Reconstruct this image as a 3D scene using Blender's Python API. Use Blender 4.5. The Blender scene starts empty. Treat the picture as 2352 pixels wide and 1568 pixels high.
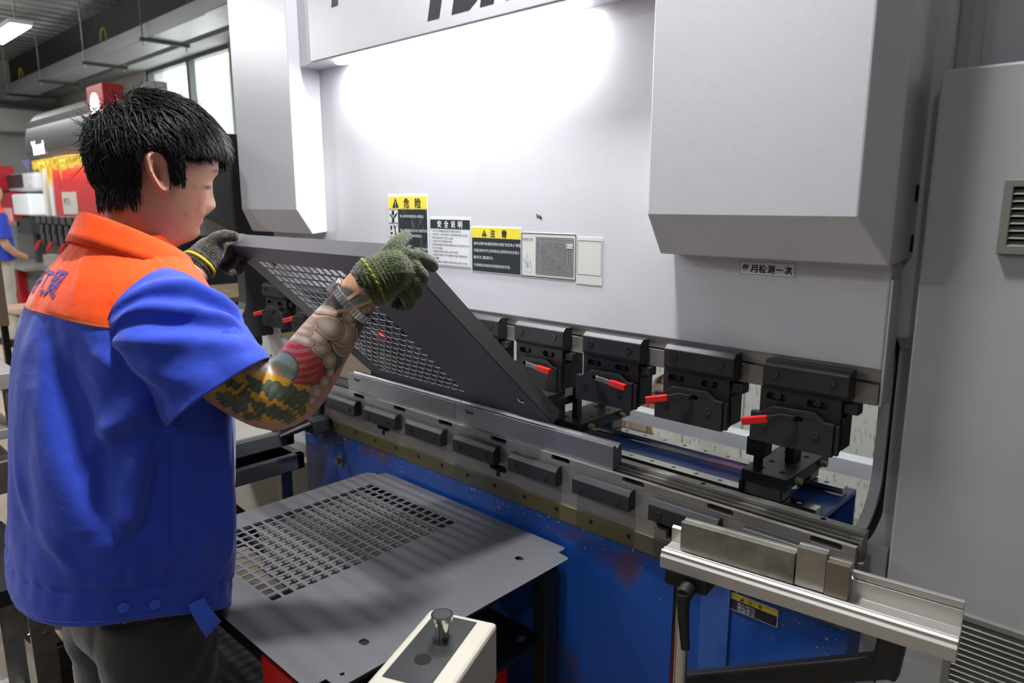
import bpy, bmesh, math, random
import numpy as np
from mathutils import Vector, Matrix, noise
from mathutils.geometry import tessellate_polygon
random.seed(7); rng = np.random.default_rng(7)
PI = math.pi
SC = bpy.context.scene
COL = SC.collection

# ---------------------------------------------------------------- camera
cam = bpy.data.cameras.new('camera'); camo = bpy.data.objects.new('camera', cam); COL.objects.link(camo)
cam.sensor_width = 36.0; cam.lens = 1640 / 2352 * 36.0
camo.location = (0, -1.2368, 1.52)
camo.rotation_euler = (math.radians(90 - 10.984), 0, math.radians(43.44))
cam.dof.use_dof = True; cam.dof.focus_distance = 1.5; cam.dof.aperture_fstop = 4.5
cam.clip_start = 0.02
SC.camera = camo

# ---------------------------------------------------------------- world, lights, exposure
SC.view_settings.view_transform = 'Standard'; SC.view_settings.look = 'None'
SC.view_settings.gamma = 1.0; SC.view_settings.use_curve_mapping = False
SC.view_settings.exposure = 0.0
W = bpy.data.worlds.new('world'); SC.world = W; W.use_nodes = True
bg = W.node_tree.nodes['Background']; bg.inputs[0].default_value = (0.93, 0.97, 1.0, 1); bg.inputs[1].default_value = 5.0
def area(name, loc, size, power, rot=(0, 0, 0), col=(1, 1, 1), sizey=None, spread=PI):
    l = bpy.data.lights.new(name, 'AREA'); l.shape = 'RECTANGLE'; l.size = size; l.size_y = sizey or size
    l.energy = power; l.color = col; l.spread = spread
    o = bpy.data.objects.new(name, l); COL.objects.link(o); o.location = loc; o.rotation_euler = rot
    return o
def disc(name, loc, size, power, col=(0.97, 0.98, 1.0), up=False):
    l = bpy.data.lights.new(name, 'AREA'); l.shape = 'DISK'; l.size = size; l.energy = power; l.color = col
    o = bpy.data.objects.new(name, l); COL.objects.link(o); o.location = loc
    if up: o.rotation_euler = (PI, 0, 0)
    return o
# round high-bay lamps of the workshop, all at one height, each with an upward fill added to brighten the deck
for i, (x, y, p) in enumerate([(-0.88, -0.45, 62), (-4.0, -2.9, 62), (-7.2, -2.85, 125), (-3.0, -5.5, 42), (-6.2, -1.8, 40), (-9.6, -0.3, 100), (-11.0, -2.6, 60), (0.9, -3.4, 18)]):  # the last entry is an unseen fill added on the camera side
    disc('high_bay_and_fill', (x, y, 3.16), 0.2, p)
    disc('deck_fill', (x, y, 3.24), 0.26, p * 0.95, up=True)
# machine LED under the top cover
area('machine_led', (-1.375, -0.04, 1.898), 0.80, 9.5, rot=(math.radians(8), 0, 0), col=(0.97, 0.98, 1.0), sizey=0.022)

# ---------------------------------------------------------------- helpers
def s2l(c): return c / 12.92 if c <= 0.04045 else ((c + 0.055) / 1.055) ** 2.4
def rgb(r, g, b): return (s2l(r / 255), s2l(g / 255), s2l(b / 255), 1.0)

MATS = {}
def mat(name, col, rough=0.5, metal=0.0, bump=0.0, bscale=200.0, vary=0.0, vscale=6.0, vcol=None, spec=0.5, emit=None, estr=0.0,
        stretch=None, bdist=0.001, attr=None, coat=0.0, sheen=0.0, vlo=0.35, vhi=0.7):
    if name in MATS: return MATS[name]
    m = bpy.data.materials.new(name); m.use_nodes = True; MATS[name] = m
    nt = m.node_tree; N = nt.nodes; L = nt.links; b = N['Principled BSDF']
    b.inputs['Base Color'].default_value = col; b.inputs['Roughness'].default_value = rough; b.inputs['Metallic'].default_value = metal
    b.inputs['Specular IOR Level'].default_value = spec
    if coat: b.inputs['Coat Weight'].default_value = coat
    if sheen: b.inputs['Sheen Weight'].default_value = sheen
    if emit: b.inputs['Emission Color'].default_value = emit; b.inputs['Emission Strength'].default_value = estr
    tc = None
    def coords():
        nonlocal tc
        if tc is None:
            t = N.new('ShaderNodeTexCoord'); tc = t.outputs['Object']
            if stretch:
                mp = N.new('ShaderNodeMapping'); mp.inputs['Scale'].default_value = stretch; L.new(tc, mp.inputs['Vector']); tc = mp.outputs[0]
        return tc
    csrc = None
    if attr:
        a = N.new('ShaderNodeVertexColor'); a.layer_name = attr; csrc = a.outputs['Color']; L.new(csrc, b.inputs['Base Color'])
    if vary:
        n = N.new('ShaderNodeTexNoise'); n.inputs['Scale'].default_value = vscale; n.inputs['Detail'].default_value = 6; n.inputs['Roughness'].default_value = 0.65
        L.new(coords(), n.inputs['Vector'])
        mr = N.new('ShaderNodeMapRange'); mr.inputs['From Min'].default_value = vlo; mr.inputs['From Max'].default_value = vhi; L.new(n.outputs['Fac'], mr.inputs['Value'])
        mul = N.new('ShaderNodeMath'); mul.operation = 'MULTIPLY'; mul.inputs[1].default_value = vary; L.new(mr.outputs[0], mul.inputs[0])
        mx = N.new('ShaderNodeMix'); mx.data_type = 'RGBA'; L.new(mul.outputs[0], mx.inputs['Factor'])
        if csrc: L.new(csrc, mx.inputs['A'])
        else: mx.inputs['A'].default_value = col
        mx.inputs['B'].default_value = vcol or (col[0] * 0.45, col[1] * 0.45, col[2] * 0.45, 1)
        L.new(mx.outputs['Result'], b.inputs['Base Color'])
    if bump:
        n = N.new('ShaderNodeTexNoise'); n.inputs['Scale'].default_value = bscale; n.inputs['Detail'].default_value = 3
        L.new(coords(), n.inputs['Vector'])
        bp = N.new('ShaderNodeBump'); bp.inputs['Strength'].default_value = bump; bp.inputs['Distance'].default_value = bdist
        L.new(n.outputs['Fac'], bp.inputs['Height']); L.new(bp.outputs[0], b.inputs['Normal'])
    return m

WHITE = mat('white_powder_paint', rgb(203, 203, 208), 0.25, bump=0.3, bscale=620, vary=0.16, vscale=3.2, vcol=rgb(178, 170, 152), bdist=0.0006, vlo=0.48, vhi=0.8)
WHITE2 = mat('white_cabinet_paint', rgb(206, 206, 208), 0.42, bump=0.25, bscale=700, vary=0.12, vscale=3, vcol=rgb(165, 160, 150), bdist=0.0005, vlo=0.5, vhi=0.8)
CHAR = mat('charcoal_paint', rgb(46, 47, 50), 0.45, bump=0.2, bscale=500, bdist=0.0005)
BLACKOX = mat('black_oxide_steel', rgb(50, 51, 53), 0.42, metal=0.45, vary=0.35, vscale=25, vcol=rgb(66, 66, 66), bump=0.12, bscale=120)
BLACK = mat('black_plastic', rgb(22, 22, 23), 0.5)
DARK = mat('dark_void', rgb(10, 10, 11), 0.9)
BOLT = mat('bolt_black', rgb(74, 74, 76), 0.3, metal=0.7)
STEEL = mat('ground_steel', rgb(150, 148, 144), 0.33, metal=1.0, vary=0.55, vscale=9, vcol=rgb(92, 84, 76), bump=0.12, bscale=60, stretch=(0.5, 3, 3), vlo=0.4, vhi=0.8)
STEELD = mat('worn_rail_steel', rgb(160, 157, 152), 0.4, metal=0.55, vary=0.6, vscale=5, vcol=rgb(104, 96, 92), bump=0.15, bscale=80, stretch=(0.6, 2, 2))
DIEST = mat('die_steel', rgb(150, 150, 155), 0.36, metal=0.75, vary=0.4, vscale=4, vcol=rgb(112, 100, 112), stretch=(0.8, 2, 2))
CHROME = mat('bright_rail', rgb(205, 203, 198), 0.16, metal=1.0, vary=0.2, vscale=8)
ALU = mat('aluminium', rgb(196, 193, 188), 0.4, metal=0.75, vary=0.15, vscale=7, stretch=(0.3, 4, 4))
GALV = mat('galvanised', rgb(150, 150, 145), 0.4, metal=0.9, vary=0.5, vscale=22, vcol=rgb(95, 95, 92))
BAND = mat('band_steel', rgb(98, 94, 82), 0.5, metal=0.5, vary=0.95, vscale=3.0, vcol=rgb(112, 104, 34), stretch=(0.7, 1, 1), bump=0.2, bscale=90, vlo=0.42, vhi=0.62)
RED = mat('red_grip', rgb(205, 22, 20), 0.3, coat=0.3)
REDP = mat('red_paint', rgb(180, 24, 34), 0.42, vary=0.35, vscale=4, vcol=rgb(140, 20, 26))
SHEET = mat('grey_sheet_steel', rgb(112, 112, 116), 0.45, metal=0.35, vary=0.18, vscale=5, vcol=rgb(100, 98, 100), bump=0.08, bscale=400)
YEL = mat('sticker_yellow', rgb(228, 208, 40), 0.4, vary=0.15, vscale=60, vcol=rgb(240, 236, 200))
STBLK = mat('sticker_black', rgb(28, 34, 38), 0.4, vary=0.35, vscale=70, vcol=rgb(205, 205, 200), stretch=(3.5, 1, 0.35), vlo=0.58, vhi=0.64)
STBLK2 = mat('sticker_black_clean', rgb(34, 42, 48), 0.4)
STWHT = mat('sticker_white', rgb(218, 219, 221), 0.4)
STGRY = mat('sticker_paper', rgb(208, 206, 200), 0.5)
INK = mat('ink_black', rgb(22, 22, 24), 0.5)
INKW = mat('ink_white', rgb(225, 226, 226), 0.5)
INKG = mat('ink_grey', rgb(112, 114, 118), 0.5)
INKL = mat('ink_line', rgb(90, 92, 95), 0.5)
INKB = mat('ink_pen_blue', rgb(130, 170, 205), 0.5)
CREAM = mat('cream_paint', rgb(188, 182, 168), 0.45, vary=0.3, vscale=9, vcol=rgb(186, 172, 146), vlo=0.45, vhi=0.8)

def sharp(me, ang=0.6):
    for p in me.polygons: p.use_smooth = True
    try: me.set_sharp_from_angle(angle=ang)
    except Exception: pass

class MB:
    def __init__(s): s.v = []; s.f = []; s.mi = []; s.cur = 0
    def add(s, vs, fs):
        o = len(s.v); s.v += [tuple(map(float, p)) for p in vs]
        for f in fs: s.f.append(tuple(i + o for i in f)); s.mi.append(s.cur)
        return s
    def box(s, x0, x1, y0, y1, z0, z1):
        v = [(x, y, z) for x in (x0, x1) for y in (y0, y1) for z in (z0, z1)]
        return s.add(v, [(0, 1, 3, 2), (4, 6, 7, 5), (0, 4, 5, 1), (2, 3, 7, 6), (0, 2, 6, 4), (1, 5, 7, 3)])
    def obox(s, c, e1, e2, e3):
        c, e1, e2, e3 = map(Vector, (c, e1, e2, e3))
        v = [c + a * e1 + b * e2 + d * e3 for a in (-1, 1) for b in (-1, 1) for d in (-1, 1)]
        return s.add(v, [(0, 1, 3, 2), (4, 6, 7, 5), (0, 4, 5, 1), (2, 3, 7, 6), (0, 2, 6, 4), (1, 5, 7, 3)])
    def prism(s, poly, axis, a, b, holes=()):
        """poly: 2D points; axis 'x': (y,z), 'y': (x,z), 'z': (x,y); extruded from a to b, with optional holes"""
        mp = {'x': lambda p, t: (t, p[0], p[1]), 'y': lambda p, t: (p[0], t, p[1]), 'z': lambda p, t: (p[0], p[1], t)}[axis]
        return s.gprism(poly, lambda p, t: mp(p, a if t == 0 else b), holes)
    def gprism(s, poly, fn, holes=()):
        loops = [list(poly)] + [list(h) for h in holes]
        flat = [p for l in loops for p in l]; n = len(flat)
        if len(loops) == 1 and len(poly) <= 64 and isconvex(poly): tris = [tuple(range(n))]
        else: tris = tessellate_polygon([[Vector((p[0], p[1], 0)) for p in l] for l in loops])
        vs = [fn(p, 0) for p in flat] + [fn(p, 1) for p in flat]
        fs = [tuple(t) for t in tris] + [tuple(n + i for i in reversed(t)) for t in tris]
        o = 0
        for l in loops:
            k = len(l)
            for i in range(k):
                j = (i + 1) % k; fs.append((o + i, o + j, n + o + j, n + o + i))
            o += k
        return s.add(vs, fs)
    def tube(s, pts, rads, n=12, cap=True, oval=None):
        pts = [Vector(p) for p in pts]
        if not hasattr(rads, '__len__'): rads = [rads] * len(pts)
        vs = []; fs = []; up = None
        for i, p in enumerate(pts):
            t = (pts[min(i + 1, len(pts) - 1)] - pts[max(i - 1, 0)]).normalized()
            if up is None:
                up = Vector((0, 0, 1)) if abs(t.z) < 0.9 else Vector((0, 1, 0))
            x = t.cross(up).normalized(); y = x.cross(t).normalized(); up = y
            for k in range(n):
                a = 2 * PI * k / n; vs.append(p + (x * math.cos(a) + y * math.sin(a) * (oval or 1)) * rads[i])
        for i in range(len(pts) - 1):
            for k in range(n):
                j = (k + 1) % n; fs.append((i * n + k, i * n + j, (i + 1) * n + j, (i + 1) * n + k))
        if cap: fs += [tuple(reversed(range(n))), tuple((len(pts) - 1) * n + k for k in range(n))]
        return s.add(vs, fs)
    def cyl(s, p0, p1, r, n=16, r2=None): return s.tube([p0, p1], [r, r if r2 is None else r2], n)
    def grid(s, pts, closed=False):
        """pts: list of rows of points"""
        R = len(pts); C = len(pts[0]); fs = []
        for i in range(R - 1):
            for j in range(C if closed else C - 1):
                k = (j + 1) % C; fs.append((i * C + j, i * C + k, (i + 1) * C + k, (i + 1) * C + j))
        return s.add([p for r in pts for p in r], fs)
    def mesh(s, name, mats, org=(0, 0, 0), smooth=None, fix=True):
        me = bpy.data.meshes.new(name)
        me.from_pydata([(p[0] - org[0], p[1] - org[1], p[2] - org[2]) for p in s.v], [], s.f)
        for m in (mats if isinstance(mats, (list, tuple)) else [mats]): me.materials.append(m)
        if any(s.mi): me.polygons.foreach_set('material_index', s.mi)
        me.validate()
        if fix:
            b = bmesh.new(); b.from_mesh(me); bmesh.ops.recalc_face_normals(b, faces=b.faces); b.to_mesh(me); b.free()
        if smooth is not None: sharp(me, smooth)
        return me
    def build(s, name, mats, parent=None, bevel=0, smooth=None, fix=True):
        org = worg(parent) if parent else (0, 0, 0)
        me = s.mesh(name, mats, org, smooth, fix); o = bpy.data.objects.new(name, me); COL.objects.link(o)
        if parent: o.parent = parent
        if bevel:
            md = o.modifiers.new('bevel', 'BEVEL'); md.width = bevel; md.segments = 2; md.limit_method = 'ANGLE'; md.angle_limit = 0.6
            md.harden_normals = False
        return o
def isconvex(p):
    sg = 0; n = len(p)
    for i in range(n):
        a, b, c = p[i], p[(i + 1) % n], p[(i + 2) % n]
        cr = (b[0] - a[0]) * (c[1] - b[1]) - (b[1] - a[1]) * (c[0] - b[0])
        if abs(cr) < 1e-12: continue
        if sg == 0: sg = cr
        elif sg * cr < 0: return False
    return True
def worg(o):
    p = Vector((0, 0, 0))
    while o: p = p + o.location; o = o.parent
    return p
def tag(o, label=None, cat=None, group=None, kind=None):
    if label: o['label'] = label
    if cat: o['category'] = cat
    if group: o['group'] = group
    if kind: o['kind'] = kind
    return o
def thing(name, label, cat, loc=(0, 0, 0), group=None):
    o = bpy.data.objects.new(name, None); COL.objects.link(o); o.location = loc; o.empty_display_size = 0.05
    return tag(o, label, cat, group)
def copy_tree(o, parent=None):
    c = o.copy(); COL.objects.link(c); c.parent = parent
    for ch in list(o.children): copy_tree(ch, c)
    return c
def box(name, m, parent, x0, x1, y0, y1, z0, z1, bevel=0.0):
    return MB().box(x0, x1, y0, y1, z0, z1).build(name, m, parent, bevel)
def rrect(cx, cy, w, h, r, n=4):
    o = []
    for sx, sy, a0 in ((1, 1, 0), (-1, 1, PI / 2), (-1, -1, PI), (1, -1, 1.5 * PI)):
        for k in range(n + 1):
            a = a0 + PI / 2 * k / n; o.append((cx + sx * (w / 2 - r) + r * math.cos(a), cy + sy * (h / 2 - r) + r * math.sin(a)))
    return o
def circ(cx, cy, r, n=12): return [(cx + r * math.cos(2 * PI * k / n), cy + r * math.sin(2 * PI * k / n)) for k in range(n)]

def socket(name, parent, c, r=0.0068, d=0.004, axis='y'):
    """socket head screw facing -y: ring with a recessed hexagon"""
    x, y, z = c
    m = MB().prism(circ(x, z, r, 14), 'y', y, y - d, [circ(x, z, r * 0.5, 6)])
    m.prism(circ(x, z, r * 0.55, 6), 'y', y, y - d * 0.35)
    return m.build(name, BOLT, parent, smooth=0.5)

# flat lettering -------------------------------------------------------------
def text_geo(body, size=1.0, res=1, shear=0.0, bold=0.0, align='LEFT', sx=1.0):
    cu = bpy.data.curves.new('lettering', 'FONT'); cu.body = body; cu.size = size; cu.resolution_u = res; cu.shear = shear; cu.offset = bold; cu.align_x = align
    o = bpy.data.objects.new('lettering', cu); COL.objects.link(o)
    dg = bpy.context.evaluated_depsgraph_get(); ev = o.evaluated_get(dg); me = ev.to_mesh()
    v = [(p.co.x * sx, p.co.y) for p in me.vertices]; f = [tuple(p.vertices) for p in me.polygons]
    ev.to_mesh_clear(); bpy.data.objects.remove(o); bpy.data.curves.remove(cu)
    return v, f
def letters(name, m, parent, body, size, fn, fitw=None, **k):
    """fn maps (x, y) of the lettering to a 3D point; fitw squeezes the line to a width"""
    v, f = text_geo(body, size, **k)
    if not v: return None
    if fitw:
        x0 = min(p[0] for p in v); x1 = max(p[0] for p in v); s = fitw / max(1e-6, x1 - x0); v = [((p[0] - x0) * s, p[1]) for p in v]
    b = MB(); b.add([fn(*p) for p in v], f)
    return b.build(name, m, parent, fix=False)
# ================================================================ room
FLOOR = mat('concrete_floor', rgb(150, 138, 120), 0.7, vary=0.7, vscale=2.5, vcol=rgb(96, 88, 78), bump=0.3, bscale=60)
WALLM = mat('wall_plaster', rgb(186, 186, 184), 0.85, vary=0.4, vscale=1.2, vcol=rgb(150, 150, 146), bump=0.2, bscale=40)
BEAMM = mat('beam_dark', rgb(34, 36, 38), 0.6)
DECK = mat('deck_metal', rgb(190, 192, 192), 0.4, metal=0.6, vary=0.7, vscale=0.9, vcol=rgb(84, 84, 80))
def struct(o): o['kind'] = 'structure'; return o
struct(box('floor', FLOOR, None, -14, 4, -6, 2.6, -0.1, 0))
# corrugated ceiling deck: ribs along Y
pr = []
x = -14.2; ZC = 3.72
while x < 4.2:
    pr += [(x, ZC), (x + 0.13, ZC), (x + 0.165, ZC + 0.06), (x + 0.215, ZC + 0.06)]; x += 0.25
b = MB(); b.grid([[(p[0], -6.1, p[1]) for p in pr], [(p[0], 1.6, p[1]) for p in pr]]); b.grid([[(p[0], 1.6, p[1]) for p in pr if p[0] < -3.9], [(p[0], 2.7, p[1]) for p in pr if p[0] < -3.9]])
ceil = struct(b.build('ceiling', DECK, None, fix=False))
# punched dimples of the deck near the camera's view
b = MB()
k = 0
for i in range(56):
    xx = -14.2 + 0.25 * i + 0.065
    if xx > -4: continue
    for j in range(24):
        yy = -3.5 + 0.25 * j + (0.1 if i % 2 else 0)
        if yy < 2.4: b.add([(xx + 0.016 * math.cos(a * PI / 3), yy + 0.016 * math.sin(a * PI / 3), ZC - 0.001) for a in range(6)] + [(xx, yy, ZC - 0.018)], [(a, (a + 1) % 6, 6) for a in range(6)])
d = b.build('dimple', DECK, ceil, smooth=0.9); d['kind'] = 'stuff'
# back wall with the high window band and the low window behind the machine
def wall_with_holes(name, m, poly, holes, axis, a, c): return struct(MB().prism(poly, axis, a, c, holes).build(name, m, None))
WX0, WX1 = -10.25, -7.86
hi = [(WX0, 1.5), (WX1, 1.5), (WX1, 3.22), (WX0, 3.22)]
hi2 = [(-7.2, 1.5), (-4.9, 1.5), (-4.9, 3.22), (-7.2, 3.22)]
wall_with_holes('wall_back', WALLM, [(-14, 0), (-3.9, 0), (-3.9, 3.8), (-14, 3.8)], [hi, hi2], 'y', 2.6, 2.85)
# the hall is shallower behind the near machine: a wall with a wide opening onto a narrow yard
low = [(-3.7, 0.02), (0.3, 0.02), (0.3, 2.5), (-3.7, 2.5)]
wall_with_holes('wall_rear', WALLM, [(-3.9, 0), (4, 0), (4, 3.8), (-3.9, 3.8)], [low], 'y', 1.5, 1.6)
struct(box('wall_return', WALLM, None, -4.0, -3.9, 1.5, 2.85, 0, 3.8))
struct(box('wall_left', WALLM, None, -14.2, -14, -6, 2.85, 0, 3.8))
WALLD = mat('wall_fill_cut', rgb(92, 92, 94), 0.8)
struct(box('wall_unseen_right', WALLD, None, 1.7, 1.9, -6, 1.5, 0, 3.8))  # unseen wall, set close and darkened to cut the fill light
struct(box('wall_unseen_front', WALLD, None, -14.2, 1.9, -6.2, -6, 0, 3.8))  # unseen wall, dark so that less light bounces onto the machine fronts
FRAME = mat('window_frame_grey', rgb(78, 84, 88), 0.45)
FRAMEL = mat('window_frame_light', rgb(214, 216, 222), 0.4)
GLASS = bpy.data.materials.new('window_glass'); GLASS.use_nodes = True
nt = GLASS.node_tree; nt.nodes.clear()
o_ = nt.nodes.new('ShaderNodeOutputMaterial'); mx = nt.nodes.new('ShaderNodeMixShader'); tr = nt.nodes.new('ShaderNodeBsdfTransparent'); gl = nt.nodes.new('ShaderNodeBsdfGlossy')
gl.inputs['Roughness'].default_value = 0.02; tr.inputs[0].default_value = (0.95, 0.97, 0.96, 1)
mx.inputs[0].default_value = 0.05; nt.links.new(tr.outputs[0], mx.inputs[1]); nt.links.new(gl.outputs[0], mx.inputs[2]); nt.links.new(mx.outputs[0], o_.inputs[0])
def window(n, x0, x1, z0, z1, mull, fm, bars=(), Y=2.6):
    w = thing('window_%d' % n, None, None, ((x0 + x1) / 2, Y + 0.06, z0)); struct(w)
    t = 0.05
    f = MB(); f.box(x0, x0 + t, Y + .02, Y + .1, z0, z1); f.box(x1 - t, x1, Y + .02, Y + .1, z0, z1); f.box(x0, x1, Y + .02, Y + .1, z0, z0 + t); f.box(x0, x1, Y + .02, Y + .1, z1 - t, z1)
    f.build('window_frame', fm, w)
    xs = [x0 + t] + list(mull) + [x1 - t]
    for m_ in mull: box('mullion', fm, w, m_ - 0.035, m_ + 0.035, Y + .02, Y + .1, z0 + t, z1 - t)
    for zb in bars: box('transom', fm, w, x0 + t, x1 - t, Y + .02, Y + .1, zb - 0.03, zb + 0.03)
    for a, c in zip(xs[:-1], xs[1:]): box('pane', GLASS, w, a, c, Y + .055, Y + .061, z0 + t, z1 - t)
    return w
window(1, WX0, WX1, 1.5, 3.22, [-8.98], FRAME)
window(2, -3.7, 0.3, 0.02, 2.5, [-2.6, -0.42], FRAMEL, [0.535], 1.48)
window(3, -7.2, -4.9, 1.5, 3.22, [-6.05], FRAME)
# dark beam and lintel over the windows
struct(box('trim_1', BEAMM, None, -14, -3.9, 1.95, 2.6, 3.34, 3.72))
struct(box('trim_2', mat('soffit_grey', rgb(150, 150, 148), 0.6, vary=0.3, vscale=1.0), None, -14, -3.9, 2.35, 2.6, 3.22, 3.34))
struct(box('trim_3', mat('tie_beam', rgb(196, 196, 194), 0.7), None, -13.98, -13.6, -6, 2.6, 2.62, 2.95))
# outside: pale building with a window, plants, white tiled wall with a broken brick patch
OUTW = mat('outside_cream', rgb(196, 186, 158), 0.9)
bo = thing('apartment_building', 'pale cream building seen through the high workshop window', 'building', (-16, 9, 0))
MB().box(-26, -8, 9, 9.4, -1, 9).build('facade', OUTW, bo)
for wx in (-20.6, -17.2, -13.6):
    box('window_trim', mat('outside_trim', rgb(168, 158, 132), 0.8), bo, wx - 0.75, wx + 0.75, 8.93, 9.0, 2.6, 5.6)
    box('window_pane', mat('outside_pane', rgb(110, 112, 108), 0.3), bo, wx - 0.55, wx + 0.55, 8.9, 8.94, 2.85, 5.35)
sh = MB()
for i in range(260):
    c = Vector((-14.9 + rng.normal() * 1.2, 7.4 + rng.normal() * 0.35, 1.9 + abs(rng.normal()) * 0.6)); u = Vector(rng.normal(size=3)).normalized() * 0.16; v_ = u.orthogonal().normalized() * 0.09
    sh.add([c - u, c + v_, c + u, c - v_], [(0, 1, 2, 3)])
pl = thing('shrub', 'blurred green shrub outside below the pale building', 'shrub', (-14.9, 7.4, 0))
f_ = sh.build('foliage', mat('leaf_green', rgb(110, 140, 70), 0.6), pl, fix=False); f_['kind'] = 'stuff'
MB().tube([(-14.9, 7.4, 0), (-14.8, 7.4, 2.0)], [0.08, 0.05], 8).build('stem', mat('bark', rgb(90, 75, 60), 0.9), pl)
TILE = mat('white_speckle_plaster', rgb(238, 234, 230), 0.7, vary=0.75, vscale=30, vcol=rgb(120, 112, 106), stretch=(2.2, 1, 0.5), vlo=0.56, vhi=0.62, bump=0.4, bscale=60)
yw = struct(thing('wall_yard', None, None, (-2, 2.4, 0)))
def rough_hole():
    p = []
    for (x, z) in [(-2.62, 0.02), (-2.45, -0.02), (-2.3, 0.06), (-2.16, 0.1), (-2.2, 0.2), (-2.12, 0.3), (-2.06, 0.44), (-2.12, 0.56), (-2.2, 0.5), (-2.24, 0.38), (-2.42, 0.34), (-2.6, 0.36), (-2.72, 0.2)]: p.append((x + rng.normal() * 0.012, z))
    return p
MB().prism([(-3.9, -0.1), (4, -0.1), (4, 4.4), (-3.9, 4.4)], 'y', 2.30, 2.34, [rough_hole()]).build('plaster', TILE, yw)
for i in range(20):
    x_ = -3.8 + i * 0.36
    box('tile_joint', mat('joint_grey', rgb(160, 150, 140), 0.9), yw, x_, x_ + 0.007, 2.297, 2.301, 0, 4.3)
BRK = [mat('brick_red', rgb(176, 108, 86), 0.9, bump=0.6, bscale=60, bdist=0.004, vary=0.5, vscale=15, vcol=rgb(205, 170, 150)), mat('brick_pale', rgb(190, 168, 152), 0.9, bump=0.6, bscale=60, bdist=0.004), mat('brick_orange', rgb(196, 128, 96), 0.9, bump=0.6, bscale=60, bdist=0.004)]
for r in range(10):
    for c in range(5):
        x_ = -2.82 + c * 0.16 + (0.08 if r % 2 else 0); z_ = -0.05 + r * 0.066
        box('brick', BRK[(r * 7 + c * 5) % 3], yw, x_, x_ + 0.15, 2.335 + rng.uniform(0, 0.015), 2.42, z_, z_ + 0.055, 0.004)
box('mortar', mat('mortar', rgb(150, 138, 124), 0.95), yw, -3.9, 4, 2.36, 2.5, -0.1, 4.4)
struct(box('floor_yard', mat('yard_concrete', rgb(170, 165, 155), 0.9), None, -3.9, 4, 1.6, 2.4, -0.1, -0.001))
# cable trunking under the ceiling on hanger rods
tk = thing('cable_trunking', 'long grey metal cable trunking hung below the ceiling on rods', 'trunking', (-9, 1.8, 3.2))
TRK = mat('trunk_steel', rgb(168, 168, 174), 0.42, metal=0.6, vary=0.3, vscale=2, vcol=rgb(120, 118, 118))
MB().box(-13.9, -5.9, 1.62, 1.92, 3.06, 3.2).build('trunk', TRK, tk, 0.004)
MB().box(-5.9, -4.7, 1.45, 2.05, 2.98, 3.34).build('junction_box', TRK, tk, 0.006)
for x_ in (-12.6, -10.95, -9.2, -7.5):
    br = MB().box(x_ - 0.02, x_ + 0.02, 1.56, 2.02, 3.03, 3.06).build('bracket', BEAMM, tk)
    for yy in (1.58, 1.99): MB().cyl((x_, yy, 2.99), (x_, yy, ZC), 0.007, 8).build('hanger_rod', GALV, tk)
for x_ in (-11.9, -8.6, -6.4):
    MB().tube([(x_ + 0.09 * math.cos(t), 1.6, 3.2 + 0.12 * math.sin(t)) for t in np.linspace(0, PI, 9)], 0.006, 6).build('cable_loop', mat('yellow_cable', rgb(196, 178, 60), 0.5), tk)
RODL = ['left of the LED panel, near row', 'second in the near row', 'third in the near row', 'right end of the near row', 'left end of the far row', 'middle of the far row', 'right end of the far row']
for i in range(7):
    x_, y_ = -12.4 + (i % 4) * 1.25, (-0.6 if i < 4 else 0.95)
    r_ = MB().cyl((x_, y_, 3.2), (x_, y_, ZC), 0.006, 6).build('hanger_rod', GALV, None); tag(r_, 'thin metal hanger rod dropping from the corrugated ceiling, ' + RODL[i], 'rod', 'ceiling hanger rods')
cl = thing('ceiling_light', 'bright white LED panel hanging under the corrugated ceiling', 'light', (-8.46, 0.78, 3.18))
LEDM = mat('led_diffuser', (1, 1, 1, 1), 0.5, emit=(0.95, 0.98, 1, 1), estr=5.0)
box('housing', mat('lamp_white', rgb(220, 220, 220), 0.5), cl, -9.46, -8.32, 0.70, 0.90, 3.18, 3.22, 0.004)
box('diffuser', LEDM, cl, -9.44, -8.34, 0.715, 0.885, 3.168, 3.18)
for x_ in (-9.3, -8.5): MB().cyl((x_, 0.8, 3.2), (x_, 0.8, ZC), 0.008, 8).build('hanger_rod', GALV, cl)
# ================================================================ press brake
pb = thing('press_brake', 'big white press brake with blue bed and charcoal side frame being used by the man', 'machine', (-1.35, 0.3, 0))
XL, XR = -2.36, -0.342
# ram: white plate, steel tool bar under it
box('ram', WHITE, pb, XL + 0.06, XR, 0.0, 0.06, 1.252, 2.45, 0.003)
box('ram_edge', WHITE2, pb, XR, XR + 0.004, 0.002, 0.05, 1.19, 1.40, 0.001)
MB().prism([(0.004, 1.252), (0.004, 1.231), (0.012, 1.231), (0.012, 1.227), (-0.002, 1.227), (-0.002, 1.192), (0.045, 1.192), (0.045, 1.252)], 'x', XL + 0.06, XR - 0.001).build('tool_bar', STEELD, pb)
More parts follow.
